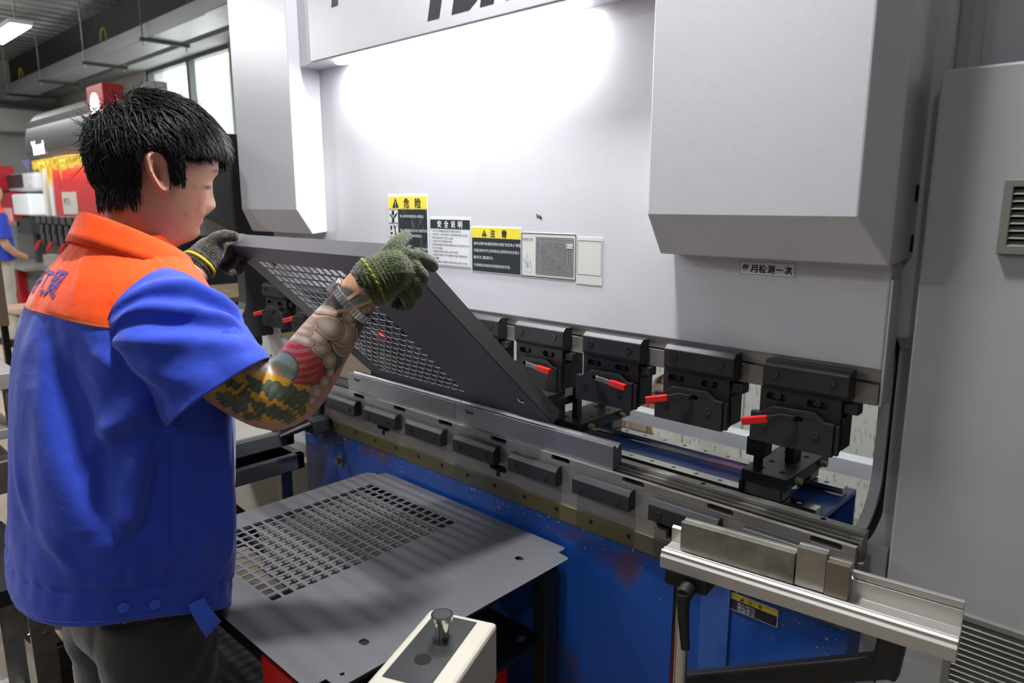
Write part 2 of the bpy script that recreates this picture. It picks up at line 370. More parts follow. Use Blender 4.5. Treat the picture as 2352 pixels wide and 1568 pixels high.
# cylinder covers
def cyl_cover(x0, x1, out):
    """front face at y=-0.10; bevel along the bottom and along the outer side (out=+1: right)"""
    zb, zf, zt, yf, yb = 1.425, 1.5, 2.5, -0.10, -0.05
    c = 0.036
    if out > 0: fx0, fx1, bx0, bx1 = x0, x1 - c, x0, x1
    else: fx0, fx1, bx0, bx1 = x0 + c, x1, x0, x1
    m = MB()
    yk = 0.06 if out < 0 else 0.16
    v = [(fx0, yf, zf), (fx1, yf, zf), (fx1, yf, zt), (fx0, yf, zt),      # 0-3 front
         (bx0, yb, zb), (bx1, yb, zb), (bx1, yb, zt), (bx0, yb, zt),      # 4-7 behind the bevel
         (bx0, 0.0, zb), (bx1, yk, zb + 0.012), (bx1, yk, zt), (bx0, 0.0, zt)]
    f = [(0, 1, 2, 3), (0, 4, 5, 1), (1, 5, 6, 2), (0, 3, 7, 4), (4, 8, 9, 5), (5, 9, 10, 6), (4, 7, 11, 8), (3, 2, 6, 7), (7, 6, 10, 11), (8, 11, 10, 9)]
    o = m.add(v, f).build('cylinder_cover', WHITE, pb, 0.003)
    return o
cvR = cyl_cover(-0.735, -0.332, 1)
cvL = cyl_cover(-2.352, -1.966, -1)
for z_ in (1.455, 1.535):
    MB().prism(rrect(0.055, z_, 0.012, 0.028, 0.0059), 'x', -0.3325, -0.3305).build('slot_hole', DARK, cvR)
# top cover with the model letters, LED strip under it
MB().prism([(-1.964, 0), (-1.964, -0.063), (-1.882, -0.078), (-0.737, -0.078), (-0.737, 0)], 'z', 1.908, 2.5).build('top_cover', WHITE, pb, 0.002)
box('cover_panel', WHITE, pb, -1.879, -0.74, -0.081, -0.078, 1.911, 2.5, 0.001)
MB().prism(rrect(-1.375, -0.04, 0.86, 0.03, 0.0145), 'z', 1.9, 1.9075).build('light_strip', mat('led_strip', (1, 1, 1, 1), 0.4, emit=(0.97, 0.98, 1, 1), estr=14.0), pb)
letters('model_letters', INK, pb, 'PBH', 0.155, lambda x, y: (-1.366 + x, -0.0816, 1.948 + y), shear=0.25, bold=0.012, fitw=0.33)
letters('maker_letters', INK, pb, 'I', 0.12, lambda x, y: (-1.762 + x, -0.0816, 2.046 + y), shear=0.25, bold=0.012, fitw=0.055)
# right side frame: two plates with the C throat, seen edge-on
def cframe(name, x0, x1, m, yf_up, yf_lo, ythroat=0.42, r=0.13, zb=0.93, zt=1.30, yb=1.15, ztop=2.9, bev=0.002):
    p = [(yf_lo, 0.0), (yb, 0.0), (yb, ztop), (yf_up, ztop), (yf_up, zt)]
    p += [(ythroat - r + r * math.sin(a), zt - r + r * math.cos(a)) for a in np.linspace(0, PI / 2, 8)]
    p += [(ythroat - r + r * math.cos(a), zb + r - r * math.sin(a)) for a in np.linspace(0, PI / 2, 8)]
    p += [(yf_lo, zb)]
    return MB().prism(p, 'x', x0, x1).build(name, m, pb, bev)
cframe('side_frame', -0.385, -0.366, WHITE2, 0.07, 0.06, ythroat=0.16, r=0.1)
cframe('side_frame', -0.352, -0.315, WHITE2, 0.07, 0.045, ythroat=0.16, r=0.1)
cframe('throat_gap_shade', -0.366, -0.352, BLACK, 0.10, 0.09, ythroat=0.175, r=0.1)  # black plate stands for the shade in the gap between both plates
box('frame_front', mat('frame_grey_paint', rgb(186, 187, 191), 0.45), pb, -0.352, -0.312, 0.13, 0.2, 0.0, 2.5)
# left side frame: charcoal plate with a rounded throat opening, white bracket plate
cframe('side_frame', -2.50, -2.44, CHAR, -0.09, -0.04, ythroat=-0.02, r=0.02, zt=1.9, zb=1.9, ztop=1.75) if False else None
LF = [(-0.385, 1.04), (0.6, 1.04), (0.6, 1.755), (-0.385, 1.75)]
arc = [(-0.075 - 0.11 + 0.11 * math.cos(a), 1.19 - 0.115 + -0.0 + 0.115 * math.sin(a)) for a in np.linspace(0, -PI / 2, 8)]
hole = [(-0.045, 1.33), (-0.045, 1.19)] + [(-0.045 - 0.13 + 0.13 * math.cos(a), 1.19 + 0.12 * math.sin(a)) for a in np.linspace(-0.2, -PI / 2, 8)] + [(-0.345, 1.065), (-0.345, 1.57), (-0.13, 1.462), (-0.065, 1.425)]
MB().prism(LF, 'x', -2.50, -2.44, [hole]).build('side_frame', CHAR, pb, 0.002)
box('side_frame_back', CHAR, pb, -2.50, -2.44, 0.6, 1.15, 0.0, 2.6)
MB().prism([(-2.72, 0.62), (-2.10, 0.62), (-2.10, 0.985), (-2.255, 1.015), (-2.40, 1.04), (-2.418, 1.10), (-2.53, 1.10), (-2.53, 0.995), (-2.545, 0.975), (-2.72, 0.968)], 'y', 0.05, 0.062).build('bracket_plate', mat('bracket_white', rgb(206, 205, 202), 0.5), pb, 0.001)
bp_ = MB()
for (x_, z_) in ((-2.51, 1.055), (-2.51, 1.03), (-2.56, 0.955), (-2.59, 0.955), (-2.47, 0.955)): bp_.prism(circ(x_, z_, 0.005, 10), 'y', 0.0485, 0.0505)
bp_.build('rivet', DARK, pb)
# bed
BLUE = bpy.data.materials.new('blue_bed_paint'); BLUE.use_nodes = True
nt = BLUE.node_tree; N = nt.nodes; L = nt.links; b_ = N['Principled BSDF']; b_.inputs['Roughness'].default_value = 0.36
tc = N.new('ShaderNodeTexCoord'); n1 = N.new('ShaderNodeTexNoise'); n1.inputs['Scale'].default_value = 120; n1.inputs['Detail'].default_value = 5
mp = N.new('ShaderNodeMapping'); mp.inputs['Scale'].default_value = (0.9, 1, 0.9); L.new(tc.outputs['Object'], mp.inputs[0]); L.new(mp.outputs[0], n1.inputs['Vector'])
sx = N.new('ShaderNodeSeparateXYZ'); L.new(tc.outputs['Object'], sx.inputs[0])
g1 = N.new('ShaderNodeMapRange'); g1.inputs['From Min'].default_value = 0.66; g1.inputs['From Max'].default_value = 0.80; g1.inputs['To Min'].default_value = 0.0; g1.inputs['To Max'].default_value = 0.125; L.new(sx.outputs['Z'], g1.inputs['Value'])
ad = N.new('ShaderNodeMath'); ad.operation = 'ADD'; L.new(n1.outputs['Fac'], ad.inputs[0]); L.new(g1.outputs[0], ad.inputs[1])
th = N.new('ShaderNodeMapRange'); th.inputs['From Min'].default_value = 0.765; th.inputs['From Max'].default_value = 0.775; L.new(ad.outputs[0], th.inputs['Value'])
n2 = N.new('ShaderNodeTexNoise'); n2.inputs['Scale'].default_value = 5; n2.inputs['Detail'].default_value = 4; L.new(mp.outputs[0], n2.inputs['Vector'])
ad2 = N.new('ShaderNodeMath'); ad2.operation = 'ADD'; L.new(n2.outputs['Fac'], ad2.inputs[0]); L.new(g1.outputs[0], ad2.inputs[1])
rs = N.new('ShaderNodeMapRange'); rs.inputs['From Min'].default_value = 0.62; rs.inputs['From Max'].default_value = 0.70; rs.inputs['To Max'].default_value = 0.75; L.new(ad2.outputs[0], rs.inputs['Value'])
m1 = N.new('ShaderNodeMix'); m1.data_type = 'RGBA'; m1.inputs['A'].default_value = rgb(26, 76, 158); m1.inputs['B'].default_value = rgb(92, 62, 58); L.new(rs.outputs[0], m1.inputs['Factor'])
m2 = N.new('ShaderNodeMix'); m2.data_type = 'RGBA'; m2.inputs['B'].default_value = rgb(170, 170, 165); L.new(m1.outputs['Result'], m2.inputs['A']); L.new(th.outputs[0], m2.inputs['Factor']); L.new(m2.outputs['Result'], b_.inputs['Base Color'])
BLUE2 = mat('blue_beam_paint', rgb(52, 90, 164), 0.25)
XB = -2.12
box('bed', BLUE, pb, XB, -0.345, -0.028, 0.05, 0.06, 0.80, 0.003)
box('bed_rib', BLUE2, pb, -0.62, -0.56, -0.034, -0.028, 0.06, 0.797)
MB().box(XB, -0.345, -0.036, 0.04, 0.797, 0.838).build('bed_band', BAND, pb, 0.0015)
bd = MB()
for i in range(18): bd.prism(circ(-1.9 + 0.1005 * i, 0.824 - 0.0003 * i, 0.0052, 10), 'y', -0.0366, -0.0358)
bd.build('band_hole', DARK, pb)
nut = MB().cyl((-1.908, -0.028, 0.706), (-1.908, -0.032, 0.706), 0.022, 18); nut.cyl((-1.908, -0.032, 0.706), (-1.908, -0.045, 0.706), 0.011, 6)
nut.build('blank_nut', GALV, pb, smooth=0.5)
# lower rail: front skin with slots, body behind, ridged top
slots = [rrect(-0.394 - 0.1985 * i, 0.9425, 0.055, 0.0125, 0.006) for i in range(9)]
ts = []
for xc in (-0.70, -1.19, -1.665):
    w = 0.03
    ts.append([(xc - w, 0.866), (xc - w + 0.006, 0.860), (xc - 0.007, 0.860), (xc - 0.007, 0.846), (xc + 0.007, 0.846), (xc + 0.007, 0.860), (xc + w - 0.006, 0.860), (xc + w, 0.866), (xc + w, 0.872), (xc + w - 0.006, 0.878), (xc - w + 0.006, 0.878), (xc - w, 0.872)])
slots2 = [[(p[0], p[1] - 0.0) for p in s_] for s_ in slots]
rail = MB().prism([(XB, 0.838), (-0.345, 0.838), (-0.345, 0.9325), (XB, 0.9325)], 'y', -0.031, -0.020, ts).build('rail', STEELD, pb)
MB().prism([(XB, 0.9331), (-0.345, 0.9331), (-0.345, 0.9495), (XB, 0.9495)], 'y', -0.031, -0.020, slots2).build('rail_strip', STEELD, pb)
MB().prism([(-0.006, 0.838), (-0.006, 0.9495), (-0.004, 0.9495), (-0.004, 0.943), (0.002, 0.943), (0.002, 0.953), (0.010, 0.953), (0.010, 0.948), (0.014, 0.948), (0.014, 0.96), (0.034, 0.96), (0.034, 0.838)], 'x', XB, -0.3455).build('rail_core', STEELD, pb)
for i in range(5): MB().prism(circ(-0.42 - 0.24 * i, 0.025, 0.005, 10), 'z', 0.9598, 0.9606).build('rail_hole', DARK, pb)
box('slot_shade', mat('slot_shade_black', rgb(30, 29, 24), 0.5), pb, XB + 0.01, -0.35, -0.012, -0.0065, 0.84, 0.949)  # dark strip put in for the shade inside the rail slots
box('rail_end', STEELD, pb, -0.3455, -0.338, -0.018, 0.034, 0.84, 0.915)
# clamping blocks on the rail
def rail_clamp(x0):
    o = MB().prism([(-0.031, 0.929), (-0.046, 0.929), (-0.055, 0.918), (-0.055, 0.884), (-0.031, 0.884)], 'x', x0, x0 + 0.152).build('rail_clamp', BLACKOX, pb, 0.0015)
    o2 = None
    for dx in (0.025, 0.122): socket('bolt', o, (x0 + dx, -0.0552, 0.902), 0.0065, 0.0022)
    return o
for i in range(8): rail_clamp(-0.539 - 0.1985 * i - (0 if i == 0 else 0.0))
rail_clamp(-2.12)
# black swivel bracket at the left end of the bed
sb = thing('swivel_bracket', 'black steel swivel bracket with clamping lever at the left end of the bed', 'bracket', (-2.0, -0.09, 0.82))
MB().box(-2.06, -1.935, -0.10, -0.0375, 0.80, 0.845).build('arm', BLACKOX, sb, 0.004)
MB().cyl((-2.03, -0.14, 0.80), (-2.03, -0.14, 0.852), 0.028, 20).cyl((-2.09, -0.11, 0.805), (-2.09, -0.11, 0.86), 0.032, 20).build('pivot', BLACKOX, sb, 0.002, smooth=0.5)
MB().tube([(-1.96, -0.10, 0.83), (-1.96, -0.135, 0.825), (-1.97, -0.20, 0.81)], [0.011, 0.011, 0.008], 12).build('lever', BLACK, sb, smooth=0.6)
box('base_plate', GALV, sb, -2.13, -1.99, -0.075, -0.0375, 0.846, 0.895, 0.002)
socket('bolt', sb, (-2.02, -0.0755, 0.87), 0.009, 0.004)
# ---------------------------------------------------------------- punch holders along the ram
def punch_holder(x0, side, label):
    t = thing('punch_holder', label, 'tool holder', (x0, 0, 1.25), 'punch holders along the ram')
    X = lambda a: x0 + a
    o = MB().prism([(-0.003, 1.2485), (-0.026, 1.2485), (-0.036, 1.240), (-0.036, 1.206), (-0.028, 1.197), (-0.003, 1.197)], 'x', X(0), X(0.147)).build('clamp_bar', BLACKOX, t, 0.0015)
    for dx in (0.022, 0.12): socket('bolt', o, (X(dx), -0.0362, 1.226), 0.0068, 0.002)
    s1, s2 = rrect(X(0.021), 1.1805, 0.036, 0.0125, 0.006), rrect(X(0.093), 1.1805, 0.036, 0.0125, 0.006)
    bd = MB().prism([(X(-0.008), 1.102), (X(0.133), 1.102), (X(0.133), 1.197), (X(-0.008), 1.197)], 'y', -0.020, -0.008, [s1, s2])
    bd.box(X(-0.008), X(0.133), -0.008, 0.035, 1.104, 1.1915)
    body = bd.build('holder_body', BLACKOX, t)
    for dx in (0.022, 0.092): socket('screw', body, (X(dx), -0.011, 1.1805), 0.0052, 0.004)
    st = MB().prism([(X(-0.018), 1.097), (X(0.128), 1.097), (X(0.128), 1.1545), (X(0.112), 1.1545), (X(0.093), 1.1685), (X(0.02), 1.1665), (X(-0.002), 1.151), (X(-0.018), 1.151)], 'y', -0.034, -0.0205, [rrect(X(0.066 if side < 0 else 0.036), 1.1525, 0.02, 0.009, 0.003)])
    pl = st.build('wedge_plate', BLACKOX, t, 0.001)
    for dx in (0.008, 0.099): socket('bolt', pl, (X(dx), -0.0342, 1.132), 0.0068, 0.002)
    MB().box(X(0.1285), X(0.136), -0.03, -0.021, 1.10, 1.152).box(X(0.135), X(0.139), -0.018, 0.02, 1.108, 1.165).build('end_stop', BLACKOX, t, 0.001)
    MB().box(X(0.134), X(0.158), -0.014, 0.01, 1.172, 1.19).build('hook', BLACKOX, t, 0.002)
    if side < 0: path = [(X(0.066), -0.028, 1.1535), (X(0.062), -0.041, 1.1535), (X(0.042), -0.046, 1.1545), (X(0.02), -0.052, 1.147)]; g = [(X(0.022), -0.052, 1.1475), (X(-0.022), -0.060, 1.136)]
    else: path = [(X(0.036), -0.028, 1.1535), (X(0.042), -0.040, 1.1535), (X(0.062), -0.044, 1.1535), (X(0.09), -0.050, 1.152)]; g = [(X(0.084), -0.049, 1.1525), (X(0.128), -0.056, 1.151)]
    m = MB()
    for a, c in zip(path[:-1], path[1:]):
        a, c = Vector(a), Vector(c); e = (c - a) / 2; n_ = e.cross(Vector((0, 0, 1))).normalized(); m.obox((a + c) / 2, e * 1.05, Vector((0, 0, 1)) * 0.005, n_ * 0.0022)
    lv = m.build('lever', GALV if side > 0 else BLACKOX, t, 0.0008)
    a, c = Vector(g[0]), Vector(g[1]); e = (c - a) / 2; n_ = e.cross(Vector((0, 0, 1))).normalized(); up = n_.cross(e).normalized()
    MB().obox((a + c) / 2, e, up * 0.0072, n_ * 0.0045).build('grip', RED, lv, 0.0025)
    return t
HL = ['rightmost black punch holder on the ram, its red lever pointing left', 'black punch holder second from the right, its red lever pointing left',
      'black punch holder third from the right, its red lever pointing right', 'black punch holder fourth from the right, beside the raised corner of the sheet',
      'black punch holder partly hidden behind the right edge of the held sheet', 'black punch holder hidden behind the solid part of the held sheet', 'black punch holder whose red lever shows through the sheet holes',
      'black punch holder behind the perforated area above the tattooed arm', 'black punch holder left of the tattooed forearm with red lever', 'leftmost black punch holder with red lever near the dark side frame']
for i in range(10): punch_holder(-0.525 - 0.2015 * i, 1 if i in (2, 3, 4, 5, 6) else -1, HL[i])
# ---------------------------------------------------------------- lower dies
def die(x0, x1, label):
    d = thing('lower_die', label, 'die', ((x0 + x1) / 2, 0, 0.95), 'lower dies on the rail')
    MB().prism([(-0.022, 0.9497), (-0.022, 1.0035), (-0.0205, 1.005), (-0.014, 1.005), (-0.006, 0.994), (0.002, 1.005), (0.009, 1.005), (0.0105, 1.0035), (0.0105, 0.9605), (0.0005, 0.9605), (0.0005, 0.9497)], 'x', x0, x1).build('die_body', DIEST, d, 0.0004)
    return d
d1 = die(-1.852, -1.3585, 'left steel lower die carrying the left half of the held sheet'); d2 = die(-1.3575, -0.85, 'right steel lower die with a free polished right end')
for d_, xa, za in ((d1, -1.818, 0.985), (d2, -1.318, 0.985)):
    letters('engraving', INK, d_, 'Yawei', 0.012, lambda x, y, xa=xa, za=za: (xa + x, -0.0223, za + y), bold=0.0008)
    for k, (t_, dx, dz) in enumerate((('ZHEJIANG', 0.04, 0.006), ('C123456-1', 0.0, -0.006), ('V=8 85 DEG', 0.09, 0.002), ('MAX 100T/M', 0.09, -0.006))):
        pass
# ---------------------------------------------------------------- stickers on the ram (flat prints)
YS = -0.0012
def sticker(name, label, x0, x1, z0, z1, m, rot=0.0):
    t = thing(name, label, 'sticker', ((x0 + x1) / 2, YS, z0))
    MB().box(x0, x1, YS, -0.0002, z0, z1).build('backing', m, t)
    return t
def flat(t, name, m, x0, x1, z0, z1, k=1): return MB().box(x0, x1, YS - 0.0003 * k, YS - 0.0003 * (k - 1), z0, z1).build(name, m, t)
def line(t, m, s, size, x, z, k=2, w=None, **kw): return letters('lettering', m, t, s, size, lambda a, c: (x + a, YS - 0.0003 * k - 0.0001, z + c), fitw=w, **kw)
def warn_tri(t, x, z, s, k=2):
    y = YS - 0.0003 * k - 0.0001
    b = MB(); b.add([(x - s * 0.56, y, z), (x + s * 0.56, y, z), (x, y, z + s)], [(0, 1, 2)]); b.build('warning_triangle', INK, t, fix=False)
    b = MB(); y -= 0.0002
    b.add([(x - s * 0.06, y, z + s * 0.62), (x + s * 0.06, y, z + s * 0.62), (x + s * 0.035, y, z + s * 0.26), (x - s * 0.035, y, z + s * 0.26), (x - s * 0.05, y, z + s * 0.18), (x + s * 0.05, y, z + s * 0.18), (x + s * 0.05, y, z + s * 0.09), (x - s * 0.05, y, z + s * 0.09)], [(0, 1, 2, 3), (4, 5, 6, 7)])
    b.build('exclamation_mark', YEL, t, fix=False)
# 1 danger
t = sticker('warning_sticker', 'tall scratched danger sticker, yellow header over black text, behind the glove', -1.649, -1.476, 1.318, 1.542, STWHT)
flat(t, 'header', YEL, -1.645, -1.479, 1.504, 1.537); flat(t, 'text_panel', STBLK, -1.602, -1.479, 1.320, 1.5025)
warn_tri(t, -1.612, 1.5075, 0.026)
line(t, INK, '危', 0.028, -1.576, 1.5085, w=0.025, bold=0.0006); line(t, INK, '险', 0.028, -1.528, 1.5085, w=0.025, bold=0.0006)
for z0, z1 in ((1.465, 1.5015), (1.4265, 1.463), (1.388, 1.4245), (1.3495, 1.386)):
    f_ = flat(t, 'pictogram_frame', INK, -1.645, -1.603, z0, z1); flat(t, 'pictogram_panel', STWHT, -1.6438, -1.6042, z0 + 0.0012, z1 - 0.0012, 2)
y = YS - 0.0011
b = MB(); b.box(-1.630, -1.619, y, y + 0.0003, 1.487, 1.499); b.box(-1.630, -1.619, y, y + 0.0003, 1.467, 1.476)
b.add([(-1.640, y, 1.488), (-1.637, y, 1.490), (-1.624, y, 1.480), (-1.612, y, 1.490), (-1.606, y, 1.495), (-1.606, y, 1.488), (-1.624, y, 1.475)], [(0, 1, 2, 6), (2, 3, 5, 6), (3, 4, 5)])
b.build('pictogram', INK, t, fix=False)
b = MB(); b.box(-1.638, -1.630, y, y + 0.0003, 1.447, 1.458); b.box(-1.638, -1.628, y, y + 0.0003, 1.434, 1.440)
b.add([(-1.620, y, 1.452), (-1.616, y, 1.452), (-1.612, y, 1.436), (-1.617, y, 1.436)], [(0, 1, 2, 3)]); b.add([(-1.62, y, 1.451), (-1.626, y, 1.46), (-1.6245, y, 1.461), (-1.6175, y, 1.452)], [(0, 1, 2, 3)]); b.add([(-1.617, y, 1.451), (-1.61, y, 1.46), (-1.6085, y, 1.459), (-1.6145, y, 1.45)], [(0, 1, 2, 3)])
b.add([(-1.617, y, 1.437), (-1.612, y, 1.437), (-1.606, y, 1.428), (-1.608, y, 1.4275)], [(0, 1, 2, 3)]); b.add([(-1.617, y, 1.437), (-1.613, y, 1.437), (-1.62, y, 1.428), (-1.623, y, 1.428)], [(0, 1, 2, 3)])
b.prism(circ(-1.618, 1.456, 0.0025, 10), 'y', y, y + 0.0003); b.build('pictogram', INK, t, fix=False)
for z_, s in ((1.481, '禁止身体任何部位进入模具区!'), (1.443, '禁止对模具施加过大压力!剧烈的压'), (1.429, '力不得超过模具的承受能力!'), (1.395, '禁止身体任何部位在机械工作运动区,'), (1.381, '以免造成伤害。'), (1.345, '工作前必须检查所有安全装置。')):
    line(t, INKW, s, 0.0085, -1.594, z_, w=0.0072 * len(s))
# 2 safety notes
t = sticker('notice_sticker', 'white safety notice with black header and seven printed lines', -1.468, -1.312, 1.358, 1.483, STWHT)
flat(t, 'border', INKL, -1.4655, -1.3145, 1.3605, 1.4775); flat(t, 'text_panel', STWHT, -1.4648, -1.3152, 1.3612, 1.477, 2); flat(t, 'header', STBLK2, -1.4655, -1.3145, 1.4545, 1.4775, 3)
for i, ch in enumerate('安全说明'): line(t, INKW, ch, 0.0185, -1.437 + 0.0265 * i, 1.459, 4, w=0.0165, bold=0.0004)
for i, s in enumerate(['1.开始工作前确保完成各项预备检查项目。', '2.进行及时、调试时保护工作前,确保电源已关闭且', '   所有运动部件已停止运动。', '3.设置打开时不要操作机器。', '4.检测或维修液压系统前,确保系统内已卸压及不允许', '   压力残留。', '5.不要随意更改行程接口和电气线路。', '6.安全防护装置打开时不要操作机器;不要拆除安全', '   装置。', '7.启动机器前必须确保在危险区域内没有人员在场。']):
    line(t, INK, s, 0.0062, -1.461, 1.4455 - 0.0088 * i, 3, w=0.0058 * len(s))
# 3 attention
t = sticker('warning_sticker', 'attention sticker with yellow header and four white lines on black', -1.3085, -1.141, 1.352, 1.462, STWHT)
flat(t, 'header', YEL, -1.3070, -1.1425, 1.436, 1.4605); flat(t, 'text_panel', STBLK2, -1.3070, -1.1425, 1.3535, 1.4352)
warn_tri(t, -1.263, 1.440, 0.016); line(t, INK, '注', 0.0195, -1.243, 1.440, w=0.017, bold=0.0005); line(t, INK, '意', 0.0195, -1.204, 1.440, w=0.017, bold=0.0005)
for z_, s in ((1.4185, '·操作过程中如遇危险情形请按"紧急停止"按钮。'), (1.4015, '·机器出现任何不正常现象应立即停机并向设备主'), (1.3845, '   管员汇报情况。'), (1.3655, '·开关钥匙应存放在有权威检测员手里。')):
    line(t, INKW, s, 0.0082, -1.302, z_, w=0.0071 * len(s))
# 4 bending force chart
t = sticker('chart_sticker', 'white bending force chart with stepped grey diagonal band on a grid', -1.140, -0.9775, 1.3515, 1.4525, STGRY)
b = MB(); z = YS - 0.0003
for (x0, x1, z0, z1) in ((-1.1395, -0.978, 1.4505, 1.452), (-1.1395, -0.978, 1.352, 1.3535), (-1.1395, -1.138, 1.352, 1.452), (-0.9795, -0.978, 1.352, 1.452)): b.box(x0, x1, z, YS, z0, z1)
b.build('border', INK, t)
gx0, gx1, gz0, gz1 = -1.094, -0.984, 1.360, 1.4435
b = MB()
nx, nz = 23, 21
flat(t, 'grid_head', mat('ink_pale_grey', rgb(176, 177, 178), 0.5), gx0, gx1, gz1 - 0.012, gz1); flat(t, 'grid_side', mat('ink_pale_grey', (0, 0, 0, 1)), gx0 + 0.008, gx0 + 0.016, gz0, gz1 - 0.0125)
for i in range(nx + 1):
    x_ = gx0 + (gx1 - gx0) * i / nx; b.box(x_ - 0.00035, x_ + 0.00035, YS - 0.0007, YS, gz0, gz1)
for i in range(nz + 1):
    z_ = gz0 + (gz1 - gz0) * i / nz; b.box(gx0, gx1, YS - 0.0007, YS, z_ - 0.00035, z_ + 0.00035)
b.build('grid', INKL, t)
b = MB(); dx = (gx1 - gx0) / nx; dz = (gz1 - gz0) / nz
for i in range(3, nx):
    top = nz - 3 - int((i - 3) * 0.82); bot = max(0, top - 3 - (1 if i > 6 else 0)); b.box(gx0 + i * dx, gx0 + (i + 1) * dx, YS - 0.0010, YS - 0.0007, gz0 + bot * dz, gz0 + min(nz - 3, top + 1) * dz)
b.build('stepped_band', INKG, t)
flat(t, 'key_panel', STGRY, -1.004, -0.985, 1.421, 1.431, 4); line(t, INK, 'P', 0.010, -1.0025, 1.4225, 4); line(t, INK, '压力表', 0.004, -0.9955, 1.4235, 4)
line(t, INK, '折弯压力表', 0.0075, -1.136, 1.4345, 2, w=0.033)
b = MB()
for pts in ([(-1.1225, 1.405), (-1.1195, 1.405), (-1.1185, 1.388), (-1.121, 1.381), (-1.124, 1.388)], [(-1.134, 1.392), (-1.132, 1.393), (-1.1205, 1.378), (-1.110, 1.389), (-1.109, 1.388), (-1.1205, 1.3755)], [(-1.128, 1.376), (-1.123, 1.376), (-1.1205, 1.372), (-1.117, 1.376), (-1.108, 1.376), (-1.106, 1.366), (-1.110, 1.362), (-1.128, 1.363)]):
    for i in range(len(pts)):
        a, c = Vector((pts[i][0], pts[i][1])), Vector((pts[(i + 1) % len(pts)][0], pts[(i + 1) % len(pts)][1])); n_ = Vector((-(c - a).y, (c - a).x)).normalized() * 0.0004
        b.add([(p.x, YS - 0.0005, p.y) for p in (a - n_, c - n_, c + n_, a + n_)], [(0, 1, 2, 3)])
b.build('pen_drawing', INKB, t, fix=False)
# 5 plain paper label (its square code is left out)
t = sticker('paper_label', 'plain pale paper label with a thin square frame, right of the chart', -0.9755, -0.9055, 1.346, 1.447, STGRY)
b = MB()
for (x0, x1, z0, z1) in ((-0.9735, -0.9085, 1.4395, 1.4402), (-0.9735, -0.9085, 1.3665, 1.3672), (-0.9735, -0.9728, 1.3665, 1.4402), (-0.9092, -0.9085, 1.3665, 1.4402)): b.box(x0, x1, YS - 0.0003, YS, z0, z1)
b.build('frame_line', INKL, t)
# monthly check plates
for (x0, x1, z0, z1, lb) in ((-0.599, -0.4925, 1.3905, 1.4185, 'small monthly check plate under the right cylinder cover'), (-2.216, -2.113, 1.39, 1.4175, 'small monthly check plate under the left cylinder cover')):
    t = sticker('check_plate', lb, x0, x1, z0, z1, STWHT)
    b = MB(); e = 0.002
    for q in ((x0 + e, x1 - e, z1 - e - 0.0008, z1 - e), (x0 + e, x1 - e, z0 + e, z0 + e + 0.0008), (x0 + e, x0 + e + 0.0008, z0 + e, z1 - e), (x1 - e - 0.0008, x1 - e, z0 + e, z1 - e)): b.box(q[0], q[1], YS - 0.0003, YS, q[2], q[3])
    b.build('frame_line', INK, t)
    for i, ch in enumerate('每月检测一次'): line(t, INK, ch, 0.0155, x0 + 0.0075 + 0.0157 * i, z0 + 0.0075, 1, w=0.0135 if ch != '一' else 0.013, bold=0.0004)
# paint chips on the ram
b = MB()
for (x_, z_, s) in ((-1.086, 1.489, 0.0065), (-1.093, 1.4935, 0.003), (-1.0805, 1.4865, 0.0045), (-1.0915, 1.4885, 0.003)):
    b.add([(x_ + s * math.cos(a) * rng.uniform(0.6, 1.3), -0.0004, z_ + 0.7 * s * math.sin(a) * rng.uniform(0.6, 1.3)) for a in np.linspace(0, 2 * PI, 9)[:-1]], [tuple(range(8))])
b.build('paint_chip', mat('rust_chip', rgb(112, 74, 66), 0.9), pb, fix=False)
# attention sticker on the blue bed
YS = -0.0295
t = thing('warning_sticker', 'attention sticker with yellow header on the blue bed below the support arm', 'sticker', (-0.52, YS, 0.66))
b = MB(); 
MB().box(-0.562, -0.467, YS, -0.0282, 0.747, 0.783).build('backing', STWHT, t)
flat(t, 'header', YEL, -0.5605, -0.4685, 0.770, 0.7815); flat(t, 'text_panel', STBLK2, -0.5605, -0.4685, 0.7485, 0.7695)
warn_tri(t, -0.537, 0.7715, 0.008); line(t, INK, '注', 0.0088, -0.525, 0.772, w=0.0076); line(t, INK, '意', 0.0088, -0.505, 0.772, w=0.0076)
for z_, s in ((0.7625, '当心挤压'), (0.756, '请勿靠近'), (0.750, '注意安全')): line(t, INKW, s, 0.0055, -0.546, z_, w=0.036)
t = thing('warning_sticker', 'small black sticker with white edge beside the swivel bracket', 'sticker', (-2.12, YS, 0.752))
MB().box(-2.118, -2.084, YS, -0.0282, 0.752, 0.79).build('backing', STWHT, t); flat(t, 'text_panel', STBLK2, -2.116, -2.086, 0.754, 0.788)
line(t, INKW, '注意', 0.010, -2.114, 0.764, w=0.018)

# ---------------------------------------------------------------- back gauge behind the dies
bgm = thing('back_gauge_beam', 'blue back gauge beam with two bright linear rails behind the dies', 'beam', (-1.2, 0.28, 0.7))
MB().prism([(0.15, 0.74), (0.15, 0.878), (0.42, 0.878), (0.42, 0.74), (0.412, 0.74), (0.412, 0.868), (0.158, 0.868), (0.158, 0.74)], 'x', -2.05, -0.485).build('beam', BLUE2, bgm, 0.001)
for yr in (0.20, 0.355):
    r_ = MB().prism([(yr - 0.015, 0.878), (yr - 0.015, 0.884), (yr - 0.010, 0.889), (yr - 0.015, 0.894), (yr - 0.015, 0.902), (yr + 0.015, 0.902), (yr + 0.015, 0.894), (yr + 0.010, 0.889), (yr + 0.015, 0.884), (yr + 0.015, 0.878)], 'x', -2.04, -0.49).build('linear_rail', CHROME, bgm)
    bd = MB()
    for i in range(25): bd.prism(circ(-0.53 - 0.06 * i, yr, 0.0055, 10), 'z', 0.9018, 0.9024)
    bd.build('rail_plug', mat('plug_grey', rgb(150, 148, 144), 0.5), r_)
